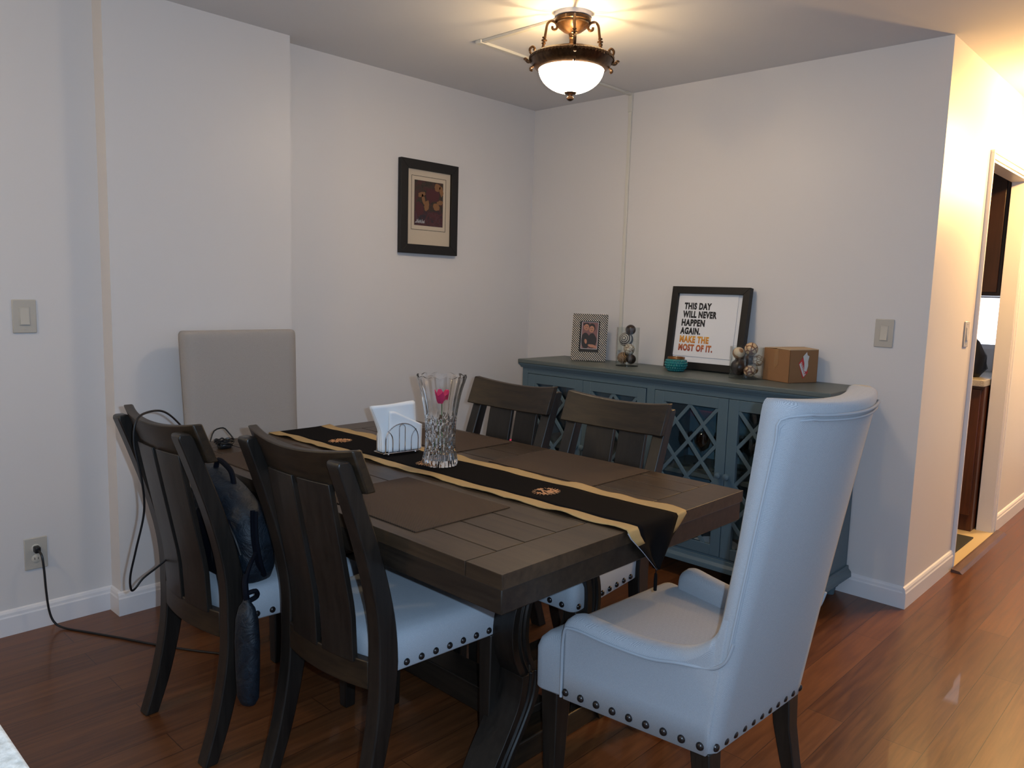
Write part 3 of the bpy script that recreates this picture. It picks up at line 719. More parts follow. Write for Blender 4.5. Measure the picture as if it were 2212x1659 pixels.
# ------------------------------------------------------------------ dining table
TX0,TX1,TY0,TY1,TZ=-2.484,-1.416,-2.212,-.518,.76
tbx=thing('dining_table','long dark-stained wooden trestle dining table with plank top','table',((TX0+TX1)/2,(TY0+TY1)/2,0))
ox_,oy_=(TX0+TX1)/2,(TY0+TY1)/2
def TB(mb,a,b): mb.box((a[0]-ox_,a[1]-oy_,a[2]),(b[0]-ox_,b[1]-oy_,b[2]))
pl=MB(); g=.0022
EB=.112
TB(pl,(TX0,TY0,TZ-.035),(TX1,TY0+EB,TZ)); TB(pl,(TX0,TY1-EB,TZ-.035),(TX1,TY1,TZ))
seams=[TX0,-2.385,-2.290,-2.175,-2.058,-1.945,-1.832,-1.715,-1.585,-1.485,TX1]
for a,b in zip(seams,seams[1:]): TB(pl,(a+(g if a>TX0 else 0),TY0+EB+g*1.5,TZ-.035),(b-(g if b<TX1 else 0),TY1-EB-g*1.5,TZ))
pl.build('tabletop',M['top'],tbx,bevel=.0008)
ap=MB(); TB(ap,(TX0+.004,TY0+.004,TZ-.093),(TX1-.004,TY1-.004,TZ-.035)); ap.build('apron',M['darky'],tbx,bevel=.003)
lip=MB(); 
for (a,b) in (((TX0-.002,TY0-.002,TZ-.055),(TX0+.10,TY0+.01,TZ-.075)),): pass
# trestles
cpath=scurve([(0,.252),(.05,.225),(.12,.178),(.19,.138),(.25,.124),(.275,.124)],5)
cpath2=scurve([(.275,.130),(.33,.156),(.40,.168),(.48,.155),(.56,.112),(.62,.080),(.667,.062)],5)
def trestle(yc):
    for s in (-1,1):
        lg=MB()
        def member(path,hx,hy):
            rings=[]
            for i,(z,c) in enumerate(path):
                x=s*c+.03
                # cross-section with two grooves on both narrow faces
                sec=[(-hx,-hy),(-hx*.35,-hy),(-hx*.28,-hy+.006),(-hx*.08,-hy+.006),(0,-hy),(hx*.08,-hy+.0),(hx*.2,-hy+.006),(hx*.45,-hy+.006),(hx*.55,-hy),(hx,-hy),(hx,hy),(-hx,hy)]
                rings.append([(x+a,yc-oy_+b,z) for a,b in sec])
            lg.loft(rings)
        member(cpath,.040,.054); member(cpath2,.034,.046)
        lg.build('curved_leg',M['dark'],tbx,bevel=.003)
    MB().box((-.095,yc-oy_-.045,.235),(.155,yc-oy_+.045,.30)).build('cross_bar',M['darkx'],tbx,bevel=.004); MB().box((-.15,yc-oy_-.055,.635),(.21,yc-oy_+.055,.668)).build('top_bearer',M['darkx'],tbx,bevel=.004)
    fb=MB(); fb.box((-.22,yc-oy_-.045,.0),(.28,yc-oy_+.045,.07)); fb.build('foot_bar',M['darkx'],tbx,bevel=.004)
trestle(-1.865); trestle(-.86)
MB().box((-.025,-1.83-oy_,.01),(.085,-.90-oy_,.095)).build('stretcher',M['darky'],tbx,bevel=.004)

# runner
RXL=[( -.50,-2.075),(-.9,-2.070),(-1.4,-2.062),(-1.9,-2.052),(-2.22,-2.043)]
RXR=[( -.50,-1.795),(-.9,-1.792),(-1.4,-1.782),(-1.9,-1.772),(-2.22,-1.765)]
def runner():
    t=thing('table_runner','black table runner with gold borders and pointed tasselled ends','table runner',(0,0,0))
    us=[0,.02,.16,.165,.25,.38,.5,.62,.75,.835,.84,.98,1]
    rows=[]; rnd=random.Random(3)
    ys=[]; n=90
    tipdrop=.122; ed=.006
    # path parameter: (y, z, frac of V)
    path=[]
    yA=TY1+ed; yB=TY0-ed
    for k in range(10,-1,-1): path.append((yA+.002,TZ-.006-tipdrop*k/10,k/10))
    for k in range(n+1): path.append((yA-.002+(yB-yA+.004)*k/n,TZ,0))
    for k in range(0,11): path.append((yB-.002,TZ-.006-tipdrop*k/10,k/10))
    ph=[rnd.random()*6 for _ in range(6)]
    def wob(y,e): return .0035*sin(y*17+ph[e])+.003*sin(y*41+ph[e+1])
    vs=[]; 
    for (y,z,v) in path:
        xl=interp([(-a,b) for a,b in RXL],-y); xr=interp([(-a,b) for a,b in RXR],-y)
        xc=(xl+xr)/2; xl=xc+(xl-xc)*(1-v*.97); xr=xc+(xr-xc)*(1-v*.97)
        if v==0: xl+=wob(y,0)*.6; xr+=wob(y,2)*.6
        for u in us:
            x=xl+(xr-xl)*u; dz=0
            if z==TZ:
                edge=abs(u-.5)*2
                lift=max(0,sin(y*23+ph[4]+u*3))*.004*max(0,edge-.55)/.45 + max(0,sin(y*37+ph[5]))*.003*max(0,edge-.6)/.4
                dz=.0035+lift
                dy=0
            else:
                fold=.010*sin(u*9+1.0)*(min(1,v*2+.1)); dy=fold*( -1 if y<-1.5 else 1)
                dz=0.003 if v<.05 else 0
            vs.append((x,y+ (dy if z!=TZ else 0)+(0),z+dz))
    nu=len(us); fb=MB(); fg=MB()
    fs=[]; mi=[]
    for i in range(len(path)-1):
        v=max(path[i][2],path[i+1][2])
        for j in range(nu-1):
            u=(us[j]+us[j+1])/2
            isg=(u<.163 or u>.837) and v<.35
            fs.append((i*nu+j,i*nu+j+1,(i+1)*nu+j+1,(i+1)*nu+j)); mi.append(1 if isg else 0)
    for sel,nm,mm in ((0,'cloth',M['runner']),(1,'gold_border',M['gold'])):
        mb=MB(); mp={}
        for f,q in zip(fs,mi):
            if q!=sel: continue
            idx=[]
            for i in f:
                if i not in mp: mp[i]=len(mb.v); mb.v.append(vs[i])
                idx.append(mp[i])
            mb.f.append(idx); mb.mi.append(0)
        o=mb.build(nm,mm,t,smooth=180)
        d=o.modifiers.new('solid','SOLIDIFY'); d.thickness=.0018; d.offset=1
    # piped hem at tips
    hm=MB()
    base=len(path)-11
    ptsL=[vs[i*nu] for i in range(base,len(path))]; ptsR=[vs[i*nu+nu-1] for i in range(base,len(path))]
    hm.tube(ptsL,.0016,6); hm.tube(ptsR,.0016,6); hm.build('hem',M['hem'],t)
    for yy,sg_ in ((yB-.003,-1),(yA+.003,1)):
        xc=(interp([(-a,b) for a,b in RXL],-yy)+interp([(-a,b) for a,b in RXR],-yy))/2
        zt_=TZ-.006-tipdrop
        ts=MB(); ts.tube([(xc,yy,zt_+.008),(xc+.001,yy,zt_-.012)],.0012,6); ts.lathe([(.0005,-.062),(.0045,-.060),(.005,-.03),(.004,-.014),(.0005,-.010)],10,c=(xc+.001,yy,zt_)); ts.build('tassel',M['runner'],t)
    for (cx_,cy_,k) in ((-1.912,-1.835,0),(-1.935,-1.325,1),(-1.952,-.825,2)):
        e=MB(); rnd2=random.Random(k)
        for j in range(46):
            a=rnd2.random()*2*pi; r=rnd2.random()**.5; px_=cx_+.038*r*cos(a); py_=cy_+.030*r*sin(a); b_=rnd2.random()*pi; q=.006
            e.tube([(px_-q*cos(b_),py_-q*sin(b_),TZ+.0060),(px_+q*cos(b_),py_+q*sin(b_),TZ+.0065)],.0016,5)
        for j in range(22):
            a=j*2*pi/22; e.tube([(cx_+.036*cos(a),cy_+.028*sin(a),TZ+.0057),(cx_+.048*cos(a+.1),cy_+.038*sin(a+.1),TZ+.0057)],.0006,4)
        e.build('embroidered_medallion',M['embroid'],t)
    return t
runner()

# placemats
def placemat(label,x0,x1,y0,y1):
    t=thing('placemat',label,'placemat',((x0+x1)/2,(y0+y1)/2,TZ),0,None)
    w,h=(x1-x0)/2,(y1-y0)/2
    MB().box((-w,-h,0),(w,h,.003)).build('woven_field',M['weave'],t,bevel=.001)
    return t
placemat('brown woven placemat on the table in front of the nearest slatted chair',-2.440,-2.105,-1.872,-1.425)
placemat('brown woven placemat at the far left of the table, beyond the nearest one',-2.440,-2.105,-1.205,-.765)
placemat('brown woven placemat at the near right of the table, opposite the nearest one',-1.748,-1.425,-1.878,-1.425)
placemat('brown woven placemat at the far right of the table, beside the vase',-1.748,-1.440,-1.245,-.800)

# crystal vase
vz=TZ+.007
cv=thing('crystal_vase','tall cut crystal vase flared at the rim, standing on the runner','vase',(-1.922,-1.368,vz))
prof=scurve([(0,.058),(.015,.060),(.035,.056),(.07,.051),(.13,.052),(.19,.058),(.245,.069),(.285,.081),(.300,.0845)],6)
seg=96; rings=[]
for i,(z,r) in enumerate(prof):
    ring=[]
    for j in range(seg):
        a=2*pi*j/seg; d=0
        if z>.15:
            fl_=abs(sin(10*a)); d=-.0016*(1-fl_)**2*min(1,(z-.15)/.03)
        if .045<z<.165:
            k1=abs(((a*6/pi)+(z*60))%1-.5); k2=abs(((a*6/pi)-(z*60))%1-.5); d-= .0045*max(0,1-min(k1,k2)*5)
        if z<.045: d-=.003*max(0,1-abs(((a*12/pi))%1-.5)*5)
        zz=z+(.003*cos(12*a) if z>.295 else 0)
        ring.append(((r+d)*cos(a),(r+d)*sin(a),zz))
    rings.append(ring)
inner=[(z,r-.0055) for z,r in prof if z>.02]
for z,r in reversed(inner): rings.append([((r)*cos(2*pi*j/seg),(r)*sin(2*pi*j/seg),z+(.003*cos(24*pi*j/seg) if z>.295 else 0)) for j in range(seg)])
MB().loft(rings).build('crystal_body',M['crystal'],cv,smooth=25)
# napkin holder + napkins
nh=thing('napkin_holder','chrome wire napkin holder beside the crystal vase','napkin holder',(-1.922,-1.138,vz),radians(-7))
wb=MB(); hx,hy=.075,.031
wb.tube([(-hx,-hy,.008),(hx,-hy,.008),(hx,hy,.008),(-hx,hy,.008)],.0022,8,closed=True)
for k in range(-4,5): wb.tube([(k*.0155,-hy,.008),(k*.0155,hy,.008)],.0012,6)
wb.build('base_grid',M['metal'],nh)
for s in (-1,1):
    f=MB(); y=s*hy
    arc=[(-.066,y,.008),(-.066,y,.055)]+[(-.066*cos(a),y+s*.0,.055+.056*sin(a)) for a in [pi*k/16 for k in range(1,16)]]+[(.066,y,.055),(.066,y,.008)]
    f.tube(arc,.0022,8)
    f.tube([(-.012,y,.008),(-.012,y,.095)]+[(-.012*cos(a),y,.095+.012*sin(a)) for a in [pi*k/8 for k in range(1,8)]]+[(.012,y,.095),(.012,y,.008)],.0018,8)
    for q in (-1,1): f.tube(cr([(q*.038,y,.008),(q*.038,y,.055),(q*.045,y,.075),(q*.058,y,.088)],5),.0018,8)
    f.build('wire_side',M['metal'],nh)
for sx in (-.055,.055):
    for sy in (-1,1): 
        b=MB(); b.lathe([(.0005,0),(.0035,.0012),(.0045,.004),(.0035,.0068),(.0005,.008)],12,c=(sx,sy*hy,0)); b.build('ball_foot',M['metal'],nh)
def napkin(label,yoff,lean,shape,xo,h,seed):
    t=MB(); rnd=random.Random(seed); nx,nz=12,14; vs=[]
    for k in range(nz+1):
        for i in range(nx+1):
            x,z=shape(i/nx,k/nz)
            y=yoff+lean(i/nx,k/nz)
            vs.append((x,y,z+.011))
    fs=[(k*(nx+1)+i,k*(nx+1)+i+1,(k+1)*(nx+1)+i+1,(k+1)*(nx+1)+i) for k in range(nz) for i in range(nx)]
    t.add(vs,fs); o=t.build('paper_napkin',M['white'],smooth=180)
    d=o.modifiers.new('s','SOLIDIFY'); d.thickness=.004; o.location=nh.location; o.rotation_euler=nh.rotation_euler
    tag(o,label,'napkin','paper napkins in the wire holder'); return o
labs=['white paper napkin standing at the back of the wire holder','white paper napkin second from the back of the wire holder','white paper napkin in the middle of the wire holder','white paper napkin second from the front, its top curling left']
for k in range(4):
    napkin(labs[k],.020-.011*k,lambda u,v,k=k:.004*sin(u*6+k)*v,lambda u,v,k=k:(-.070+.145*u-(.030*max(0,v-.45)*2*(1-u)**.7)-.004*k*v, (.165+.004*k-.010*(1-u)*v)*v-.006*u*v*(k%2)),0,.165,k)
napkin('white paper napkin at the front of the wire holder, folded down to the right',-.024,lambda u,v:-.003*v,lambda u,v:(-.05+.135*u,(.145-.065*max(0,u-.15))*v),0,.15,9)
# pink flower added in the vase, standing in for a pink refraction
fw=thing('refraction_flower','added pink flower standing in for a pink refraction in the crystal vase','stand-in flower',(-1.922,-1.368,vz+.032))
MB().tube([(0.0,0,-.0),(.004,.0,.10),(.0,.0,.18)],.0025,8).build('stem',mat('green_stem',(.05,.16,.04),.5),fw)
pe=MB()
for j in range(6):
    a=2*pi*j/6
    ring=[]
    for k in range(6):
        u=k/5; w=.012*sin(pi*min(1,u*.9+.1)); r=.004+.022*u**.8; z=.175+.045*u
        c_=Vector((r*cos(a),r*sin(a),z)); t_=Vector((-sin(a),cos(a),0)); nrm=Vector((cos(a),sin(a),-.3))*.001
        ring.append([c_-t_*w-nrm,c_+t_*w-nrm,c_+t_*w+nrm,c_-t_*w+nrm])
    pe.loft(ring)
pe.build('petals',M['pink'],fw,smooth=60)

# ------------------------------------------------------------------ side chairs
POST=scurve([(0,-.030),(.12,.010),(.28,.045),(.42,.055),(.55,.045),(.70,.008),(.84,-.040),(.945,-.080)],5)
def posty(z): return interp(POST,z)
def make_chair(label):
    t=thing('side_chair',label,'chair')
    for s in (-1,1):
        mb=MB(); rings=[]
        for z,y in POST:
            hh=interp([(0,.020),(.3,.027),(.42,.031),(.6,.026),(.945,.021)],z); hx=.0235
            cx=s*.192
            rings.append([(cx-hx,y-hh,z),(cx+hx,y-hh,z),(cx+hx,y+hh,z),(cx-hx,y+hh,z)])
        z,y=POST[-1]
        for k,q in ((.008,.85),(.013,.55)):
            rings.append([(s*.192-.0235,y-.021*q-.003,z+k),(s*.192+.0235,y-.021*q-.003,z+k),(s*.192+.0235,y+.021*q-.003,z+k),(s*.192-.0235,y+.021*q-.003,z+k)])
        mb.loft(rings); lg=mb.build('rear_leg',M['dark'],t,bevel=.006,seg=2)
        MB().lathe([(.0005,0),(.012,0),(.012,.003),(.0005,.003)],14,c=(s*.192,-.030,-.001)).build('glide',M['glide'],lg)
        mb=MB(); cx=s*.212; mb.loft([[(cx-w,.435-w,z),(cx+w,.435-w,z),(cx+w,.435+w,z),(cx-w,.435+w,z)] for z,w in ((0,.018),(.385,.024))])
        lg=mb.build('front_leg',M['dark'],t,bevel=.004)
        MB().lathe([(.0005,0),(.012,0),(.012,.003),(.0005,.003)],14,c=(cx,.435,-.001)).build('glide',M['glide'],lg)
    # top rail
    rings=[]; nx=16; hwid=.222
    for i in range(nx+1):
        x=-hwid+2*hwid*i/nx; q=1-(x/hwid)**2
        zt=.982-.020*q; zb_=.872-.010*q; r=[]
        for z,dy in ((zb_,-.014),(zt,-.014),(zt,.014),(zb_,.014)):
            r.append((x,-.028-.040*q-.40*(z-.92)+dy,z))
        rings.append(r)
    MB().loft(rings).build('top_rail',M['darkx'],t,bevel=.004)
    rings=[]
    for i in range(nx+1):
        x=-.170+.340*i/nx; q=1-(x/.2)**2
        rings.append([(x,.045-.030*q+dy,z) for z,dy in ((.350,-.013),(.425,-.013),(.425,.013),(.350,.013))])
    MB().loft(rings).build('lower_rail',M['darkx'],t,bevel=.003)
    for s in (-1,1):
        a,b=(.011,.130) if s>0 else (-.130,-.011); mb=MB(); rings=[]
        for k in range(13):
            z=.415+(.885-.415)*k/12
            yc=interp([(.415,.030),(.55,.022),(.70,-.008),(.885,-.045)],z)
            front=[];back=[]
            for i in range(5):
                x=a+(b-a)*i/4; q=1-(x/.2)**2; y=yc-.022*q
                front.append((x,y+.008,z)); back.append((x,y-.008,z))
            rings.append(front+back[::-1])
        mb.loft(rings); mb.build('back_slat',M['dark'],t,bevel=.002)
    # seat
    def outline(ins,n=6):
        wb_,wf=.195,.240; y0,y1=.045,.475; cr_=.035
        cs=[(-wb_+ins,y0+ins),(wb_-ins,y0+ins),(wf-ins,y1-ins),(-wf+ins,y1-ins)]; out=[]
        for k in range(4):
            p=Vector((*cs[k],0)); a=Vector((*cs[k-1],0)); b=Vector((*cs[(k+1)%4],0))
            A=p+(a-p).normalized()*cr_; B_=p+(b-p).normalized()*cr_
            for j in range(n+1):
                u=j/n; out.append(A.lerp(p,u).lerp(p.lerp(B_,u),u))
            # mid-edge points
            Bn=b+(p-b).normalized()*cr_
            for j in (1,2,3): out.append(B_.lerp(Bn,j/4))
        return out
    lv=[(.383,.004),(.388,0),(.455,-.002),(.474,.006),(.484,.020),(.490,.045),(.494,.09),(.496,.14)]
    rings=[[ (p.x,p.y,z) for p in outline(i)] for z,i in lv]
    st_=MB().loft(rings).build('seat',M['fabric_seat'],t,smooth=180)
    # nails
    nl=None
    pos=[]
    for k in range(9):
        y=.075+k*.047; 
        for s in (-1,1): pos.append((s*(.197+(.043)*(y-.045)/.43),y,pi/2*s))
    for k in range(-4,5): pos.append((k*.048,.4755,pi))
    for x,y,a in pos:
        if nl is None:
            nl=MB().lathe([(.0095,0),(.0088,.003),(.006,.0058),(.0025,.0068),(.0003,.007)],14,M=Matrix.Rotation(pi/2,4,'X')).build('nailhead',M['nail'],t); o=nl
        else: o=nl.copy(); C.objects.link(o)
        o.location=(x,y,.402); o.rotation_euler=(0,0,a)
    return t
def face(t,x,y,heading):  # heading = direction faced, radians from +X
    t.location=(x,y,0); t.rotation_euler=(0,0,heading-pi/2)
LABC=['dark slatted dining chair nearest the camera, its pale seat beside the table corner','dark slatted dining chair with the navy backpack on its seat and a cord over its back',
 'dark slatted dining chair across the table, nearer one of the two before the sideboard','dark slatted dining chair across the table, farther one nearest the back wall']
ch=make_chair(LABC[0]); face(ch,-2.553,-1.622,radians(3))
c1=copy_tree(ch); c1['label']='dark slatted dining chair with a navy backpack on its seat and a cord over it'; face(c1,-2.680,-1.095,radians(1.5))
c2=copy_tree(ch); c2['label']=LABC[2]; face(c2,-1.372,-1.655,radians(181))
c3=copy_tree(ch); c3['label']=LABC[3]; face(c3,-1.352,-1.118,radians(181))
for q in (ch,c1,c2,c3): q['group']='dark slatted dining chairs along the table sides'

# ------------------------------------------------------------------ upholstered host chairs
def rrect(cx,cy,hx,hy,r,n=4):
    out=[]
    for sx,sy,a0 in ((1,1,0),(-1,1,pi/2),(-1,-1,pi),(1,-1,3*pi/2)):
        for j in range(n+1):
            a=a0+pi/2*j/n; out.append((cx+sx*(hx-r)+r*cos(a),cy+sy*(hy-r)+r*sin(a)))
    return out
def host_chair(label,fab,pip,loc,rz,wt=.270,bow=.045,scoop=.014,lean=.14,top=1.135,arms=True,frontw=.305,backw=.225,inbow=.03,zb_=.285):
    t=thing('armchair' if arms else 'host_chair',label,'chair',loc,rz)
    yb=-.25; yf=.255
    def hwz(z): return backw+(wt-backw)*((z-zb_)/(top-zb_))
    def yback(z):
        u=(z-zb_)/(top-zb_); return yb-lean*u**1.03
    NX=20
    def section(z,ins=0,th=None):
        th=th if th is not None else interp([(zb_,.055),(.8,.062),(top,.080)],z)
        hw_=hwz(z)-ins; y0=yback(z); r=[]
        # outer (back) curve left->right then front curve right->left
        u=(z-zb_)/(top-zb_); bw_=bow*u; ib=inbow*u
        r_=.018
        for i in range(NX+1):
            x=-hw_+2*hw_*i/NX; q=1-(x/hw_)**2; 
            rd=0 if 0<i<NX else max(.002,.016-ins*.9)
            r.append((x,y0+ins+rd+bow*u*(1-q),z-scoop*u*q*(1 if z>top-.1 else 0)))
        for i in range(NX,-1,-1):
            x=-hw_+2*hw_*i/NX; q=1-(x/hw_)**2
            rd=0 if 0<i<NX else max(.002,.020-ins*.9)
            r.append((x,y0+th-ins-rd+bow*u*(1-q),z-scoop*u*q*(1 if z>top-.1 else 0)))
        return r
    zs=[zb_,zb_+.004]+[zb_+(top-.03-zb_)*k/18 for k in range(1,19)]
    rings=[section(zs[0],.004)]+[section(z) for z in zs[1:]]
    for dz,ins in ((.014,.001),(.021,.0035),(.026,.007),(.029,.013)): 
        rings.append([(x,y,z) for x,y,z in section(top-.03+dz,ins)])
    L_=rings[-1]; K=len(L_)
    rings.append([((L_[i][0]+L_[K-1-i][0])/2,(L_[i][1]+L_[K-1-i][1])/2,(L_[i][2]+L_[K-1-i][2])/2+.001) for i in range(K)])
    L_=rings[0]; rings.insert(0,[((L_[i][0]+L_[K-1-i][0])/2,(L_[i][1]+L_[K-1-i][1])/2,L_[i][2]) for i in range(K)])
    MB().loft(rings,caps=False).build('backrest',fab,t,smooth=180)
    # seat
    sr=[]
    def seat_outline(ins):
        pts=[]; n=5; cs=[(-backw+.01+ins,yb+.06),(backw-.01-ins,yb+.06),(frontw-ins,yf-ins),(-frontw+ins,yf-ins)]; c_=.03
        for k in range(4):
            p=Vector((*cs[k],0)); a=Vector((*cs[k-1],0)); b=Vector((*cs[(k+1)%4],0))
            A=p+(a-p).normalized()*c_; B_=p+(b-p).normalized()*c_
            for j in range(n+1):
                u=j/n; pts.append(A.lerp(p,u).lerp(p.lerp(B_,u),u))
            Bn=b+(p-b).normalized()*c_
            for j in range(1,6): pts.append(B_.lerp(Bn,j/6))
        return pts
    for z,i in ((zb_+.001,.003),(zb_+.006,0),(.405,-.001),(.430,.006),(.446,.020),(.456,.045),(.461,.09),(.463,.14)):
        sr.append([(p.x,p.y,z) for p in seat_outline(i)])
    MB().loft(sr).build('seat',fab,t,smooth=180)
    if arms:
        for s in (-1,1):
            rings=[]; ya=.155
            top_tab=scurve([(-.275,.74),(-.262,.67),(-.250,.62),(-.236,.585),(-.215,.562),(-.185,.540),(-.14,.522),(-.05,.512),(.06,.518),(.12,.524),(.145,.520),(.155,.512)],3)
            top_tab=[(a,b) for a,b in top_tab]
            zb2=lambda y,zt:zb_ if y>-.237 else min(zt-.06,zb_+(-.237-y)*9)
            n=len(top_tab)
            for (y,zt) in top_tab:
                xo=s*(max(backw+.001,backw+(frontw-backw)*(y-yb)/(yf-yb))+.002); zq=zb2(y,zt)   # outer face
                tk=interp([(-.285,.075),(-.1,.070),(.155,.066)],y)*interp([(-.275,.25),(-.238,.7),(-.15,1)],y)
                rr=.028; sec=[]
                # from outer bottom up, round roll, down to inner bottom
                bulge=.006
                sec.append((xo,zq)); sec.append((xo,min(zq+.08,zt-.05))); sec.append((xo,zt-.045)); sec.append((xo+s*bulge*(tk>.05),zt-.03))
                for k in range(0,7):
                    a=pi*k/6; cxm=xo-s*(tk/2-.004*(tk>.05)); sec.append((cxm+s*(tk/2+.002*(tk>.05))*cos(a),zt-.026+.026*sin(a)))
                sec.append((xo-s*tk,zt-.05)); sec.append((xo-s*tk,max(zq+.005,min(.42,zt-.055)))); sec.append((xo-s*tk,zq))
                rings.append([(a,y,b) for a,b in sec])
            # round the front
            y,zt=top_tab[-1]
            last=rings[-1]; cxx=sum(p[0] for p in last)/len(last); czz=(zb_+zt)/2
            for dy,q in ((.006,.93),(.009,.80)):
                rings.append([(cxx+(p[0]-cxx)*q,y+dy,zb_+ (p[2]-zb_)*(1-(1-q)*.25)) for p in last])
            MB().loft(rings).build('arm',fab,t,smooth=180)
            # piping along outer edge of arm then up the back edge
            pts=[]
            xo_=lambda y:s*(backw+(frontw-backw)*(y-yb)/(yf-yb)+.004)
            pts+=[(xo_(.162)-s*0.001,.163,zb_+.004),(xo_(.162),.163,.36),(xo_(.162),.163,.44)]
            pts+=[(xo_(y)+s*.006,y,zt-.030) for y,zt in reversed(top_tab[17:-1:3])]
            pts+=[(s*(backw+.004),-.215,.500),(s*(backw+.004),-.248,.512),(s*(backw+.006),-.275,.540),(s*(backw+.006),-.290,.585)]
            path=cr(pts,4)
            MB().tube(path,.0042,8).build('arm_piping',pip,t)
    # piping on outer back edge : up left side, over the top, down the right
    if arms:
        def edge(z,side,off=.002):
            sec=section(z); p=sec[0] if side<0 else sec[NX]; return (p[0]+side*off,p[1]-.004,p[2])
        def path_off(o_):
            P=[edge(z,-1,.002) for z in [.56+.05*k for k in range(11)]+[top-.042]]
            secT=section(top-.030); 
            P+= [(secT[i][0],secT[i][1]-.004+(0.0 if 0<i<NX else -.002),secT[i][2]+.002) for i in range(2,NX-1)]
            P+=[edge(z,1,.002) for z in reversed([.56+.05*k for k in range(11)]+[top-.042])]
            return cr([(x*(1-o_/.24),y-.001,z-(o_ if z>top-.08 else 0)) for x,y,z in P],3)
        MB().tube(path_off(0),.0036,8).build('back_piping',pip,t)
        MB().tube(path_off(.011),.0030,8).build('back_piping',pip,t)
    # nails
    pos=[]
    for s in (-1,1):
        for k in range(9 if arms else 9):
            y=yb+.028+k*.0465; x=s*(backw+(frontw-backw)*(y-yb)/(yf-yb)+(.002 if arms else 0)); pos.append((x,y,s*pi/2+ (-s)*radians(8)*0))
    for k in range(11):
        x=-backw+.018+k*(2*backw-.036)/10; pos.append((x,yb+.0005,0))
    if not arms:
        pos=[p for p in pos if p[1]>yb+.01]
    nl=None
    for x,y,a in pos:
        if nl is None:
            nl=MB().lathe([(.0105,0),(.0098,.003),(.007,.0064),(.003,.0078),(.0003,.008)],14,M=Matrix.Rotation(pi/2,4,'X')).build('nailhead',M['nail'],t); o=nl
        else: o=nl.copy(); C.objects.link(o)
        o.location=(x,y,zb_+.020); o.rotation_euler=(0,0,a)
    for s in (-1,1):
        MB().loft([[(s*(frontw-.045)-w,yf-.045-w,z),(s*(frontw-.045)+w,yf-.045-w,z),(s*(frontw-.045)+w,yf-.045+w,z),(s*(frontw-.045)-w,yf-.045+w,z)] for z,w in ((0,.019),(zb_+.002,.029))]).build('front_leg',M['dark'],t,bevel=.003)
        MB().loft([[(s*(backw-.030)-w,yb+.035-w-d,z),(s*(backw-.030)+w,yb+.035-w-d,z),(s*(backw-.030)+w,yb+.035+w-d,z),(s*(backw-.030)-w,yb+.035+w-d,z)] for z,w,d in ((0,.019,.06),(.1,.021,.03),(.2,.024,.008),(zb_+.002,.027,0))]).build('rear_leg',M['dark'],t,bevel=.003)
    return t
host_chair('large pale herringbone wing-shaped armchair with nailhead trim at the near end',M['fabric'],M['piping'],(-1.8242,-2.2562,0),radians(-2.4),zb_=.29,backw=.2275,wt=.235,lean=.184,top=1.146,bow=.052,scoop=.010)
host_chair('grey-brown upholstered high-back chair at the far end by the wall',M['fabric_tan'],M['piping'],(-2.055,-.505,0),radians(180-3),wt=.246,bow=.0,scoop=0,lean=.085,top=1.155,arms=False,frontw=.25,backw=.236)

# ------------------------------------------------------------------ backpack on chair
bp=thing('backpack','dark navy backpack resting on the seat of the farther left chair','backpack',(-2.548,-1.135,.492),radians(2))
def sup(hx,hy,n,z,cx=0,cy=0,ns=36): 
    out=[]
    for j in range(ns):
        a=2*pi*j/ns; c_,s_=cos(a),sin(a)
        out.append((cx+hx*(abs(c_)**(2/n))*(1 if c_>0 else -1),cy+hy*(abs(s_)**(2/n))*(1 if s_>0 else -1),z))
    return out
rings=[sup(hx,hy,3,z,cx,0) for z,hx,hy,cx in ((0,.05,.15,0),(.01,.065,.165,0),(.05,.072,.18,0),(.14,.072,.18,.0),(.20,.066,.172,-.005),(.245,.055,.15,-.01),(.275,.038,.11,-.012),(.288,.015,.05,-.012))]
rings=[[(x,y,z*(1.0+1.1*y)) for x,y,z in r] for r in rings]
MB().loft(rings).build('main_compartment',M['navy'],bp,smooth=180)
rings=[sup(hx*.6,hy*.8,3,z,-.066,-.02) for z,hx,hy in ((.02,.025,.12),(.03,.04,.14),(.10,.048,.145),(.17,.035,.13),(.19,.02,.11))]
MB().loft(rings).build('front_pocket',M['navy2'],bp,smooth=180)
MB().tube(cr([(-.062,-.165,.10),(-.070,-.13,.165),(-.060,0,.232),(-.062,.13,.235),(-.062,.165,.17)],6),.004,6).build('zip',M['black'],bp)
bk=MB(); bk.box((-.088,-.035,.095),(-.078,.0,.125)); bk.box((-.090,-.03,.03),(-.084,-.018,.10)); bk.build('buckle',M['black'],bp,bevel=.002)
for yy in (-.06,.03): MB().tube(cr([(-.075,yy,.02),(-.092,yy,.08),(-.085,yy,.15),(-.066,yy,.21)],5),.0035,6).build('seam_piping',M['black'],bp)
MB().tube(cr([(-.01,-.04,.27),(-.01,-.02,.31),(-.01,.05,.33),(-.01,.07,.29)],6),.008,8).build('carry_handle',M['navy2'],bp)
for yy in (-.175,-.160):
    MB().tube(cr([(-.02,yy,.22),(-.03,yy-.02,.15),(-.02,yy-.022,.08),(0,yy-.01,.03)],6),.007,6).build('side_strap',M['navy2'],bp)
sp_=thing('umbrella_pouch','dark navy rounded pouch hanging beside the farther left chair','pouch',(-2.635,-1.395,0),0)
rings=[]
for z,r in ((.195,.008),(.202,.022),(.22,.030),(.30,.033),(.38,.034),(.44,.031),(.475,.022),(.49,.012),(.50,.009)):
    rings.append([(r*.9*cos(a),r*sin(a)*1.25,z) for a in [2*pi*j/24 for j in range(24)]])
MB().loft(rings).build('pouch_body',M['navy'],sp_,smooth=180)
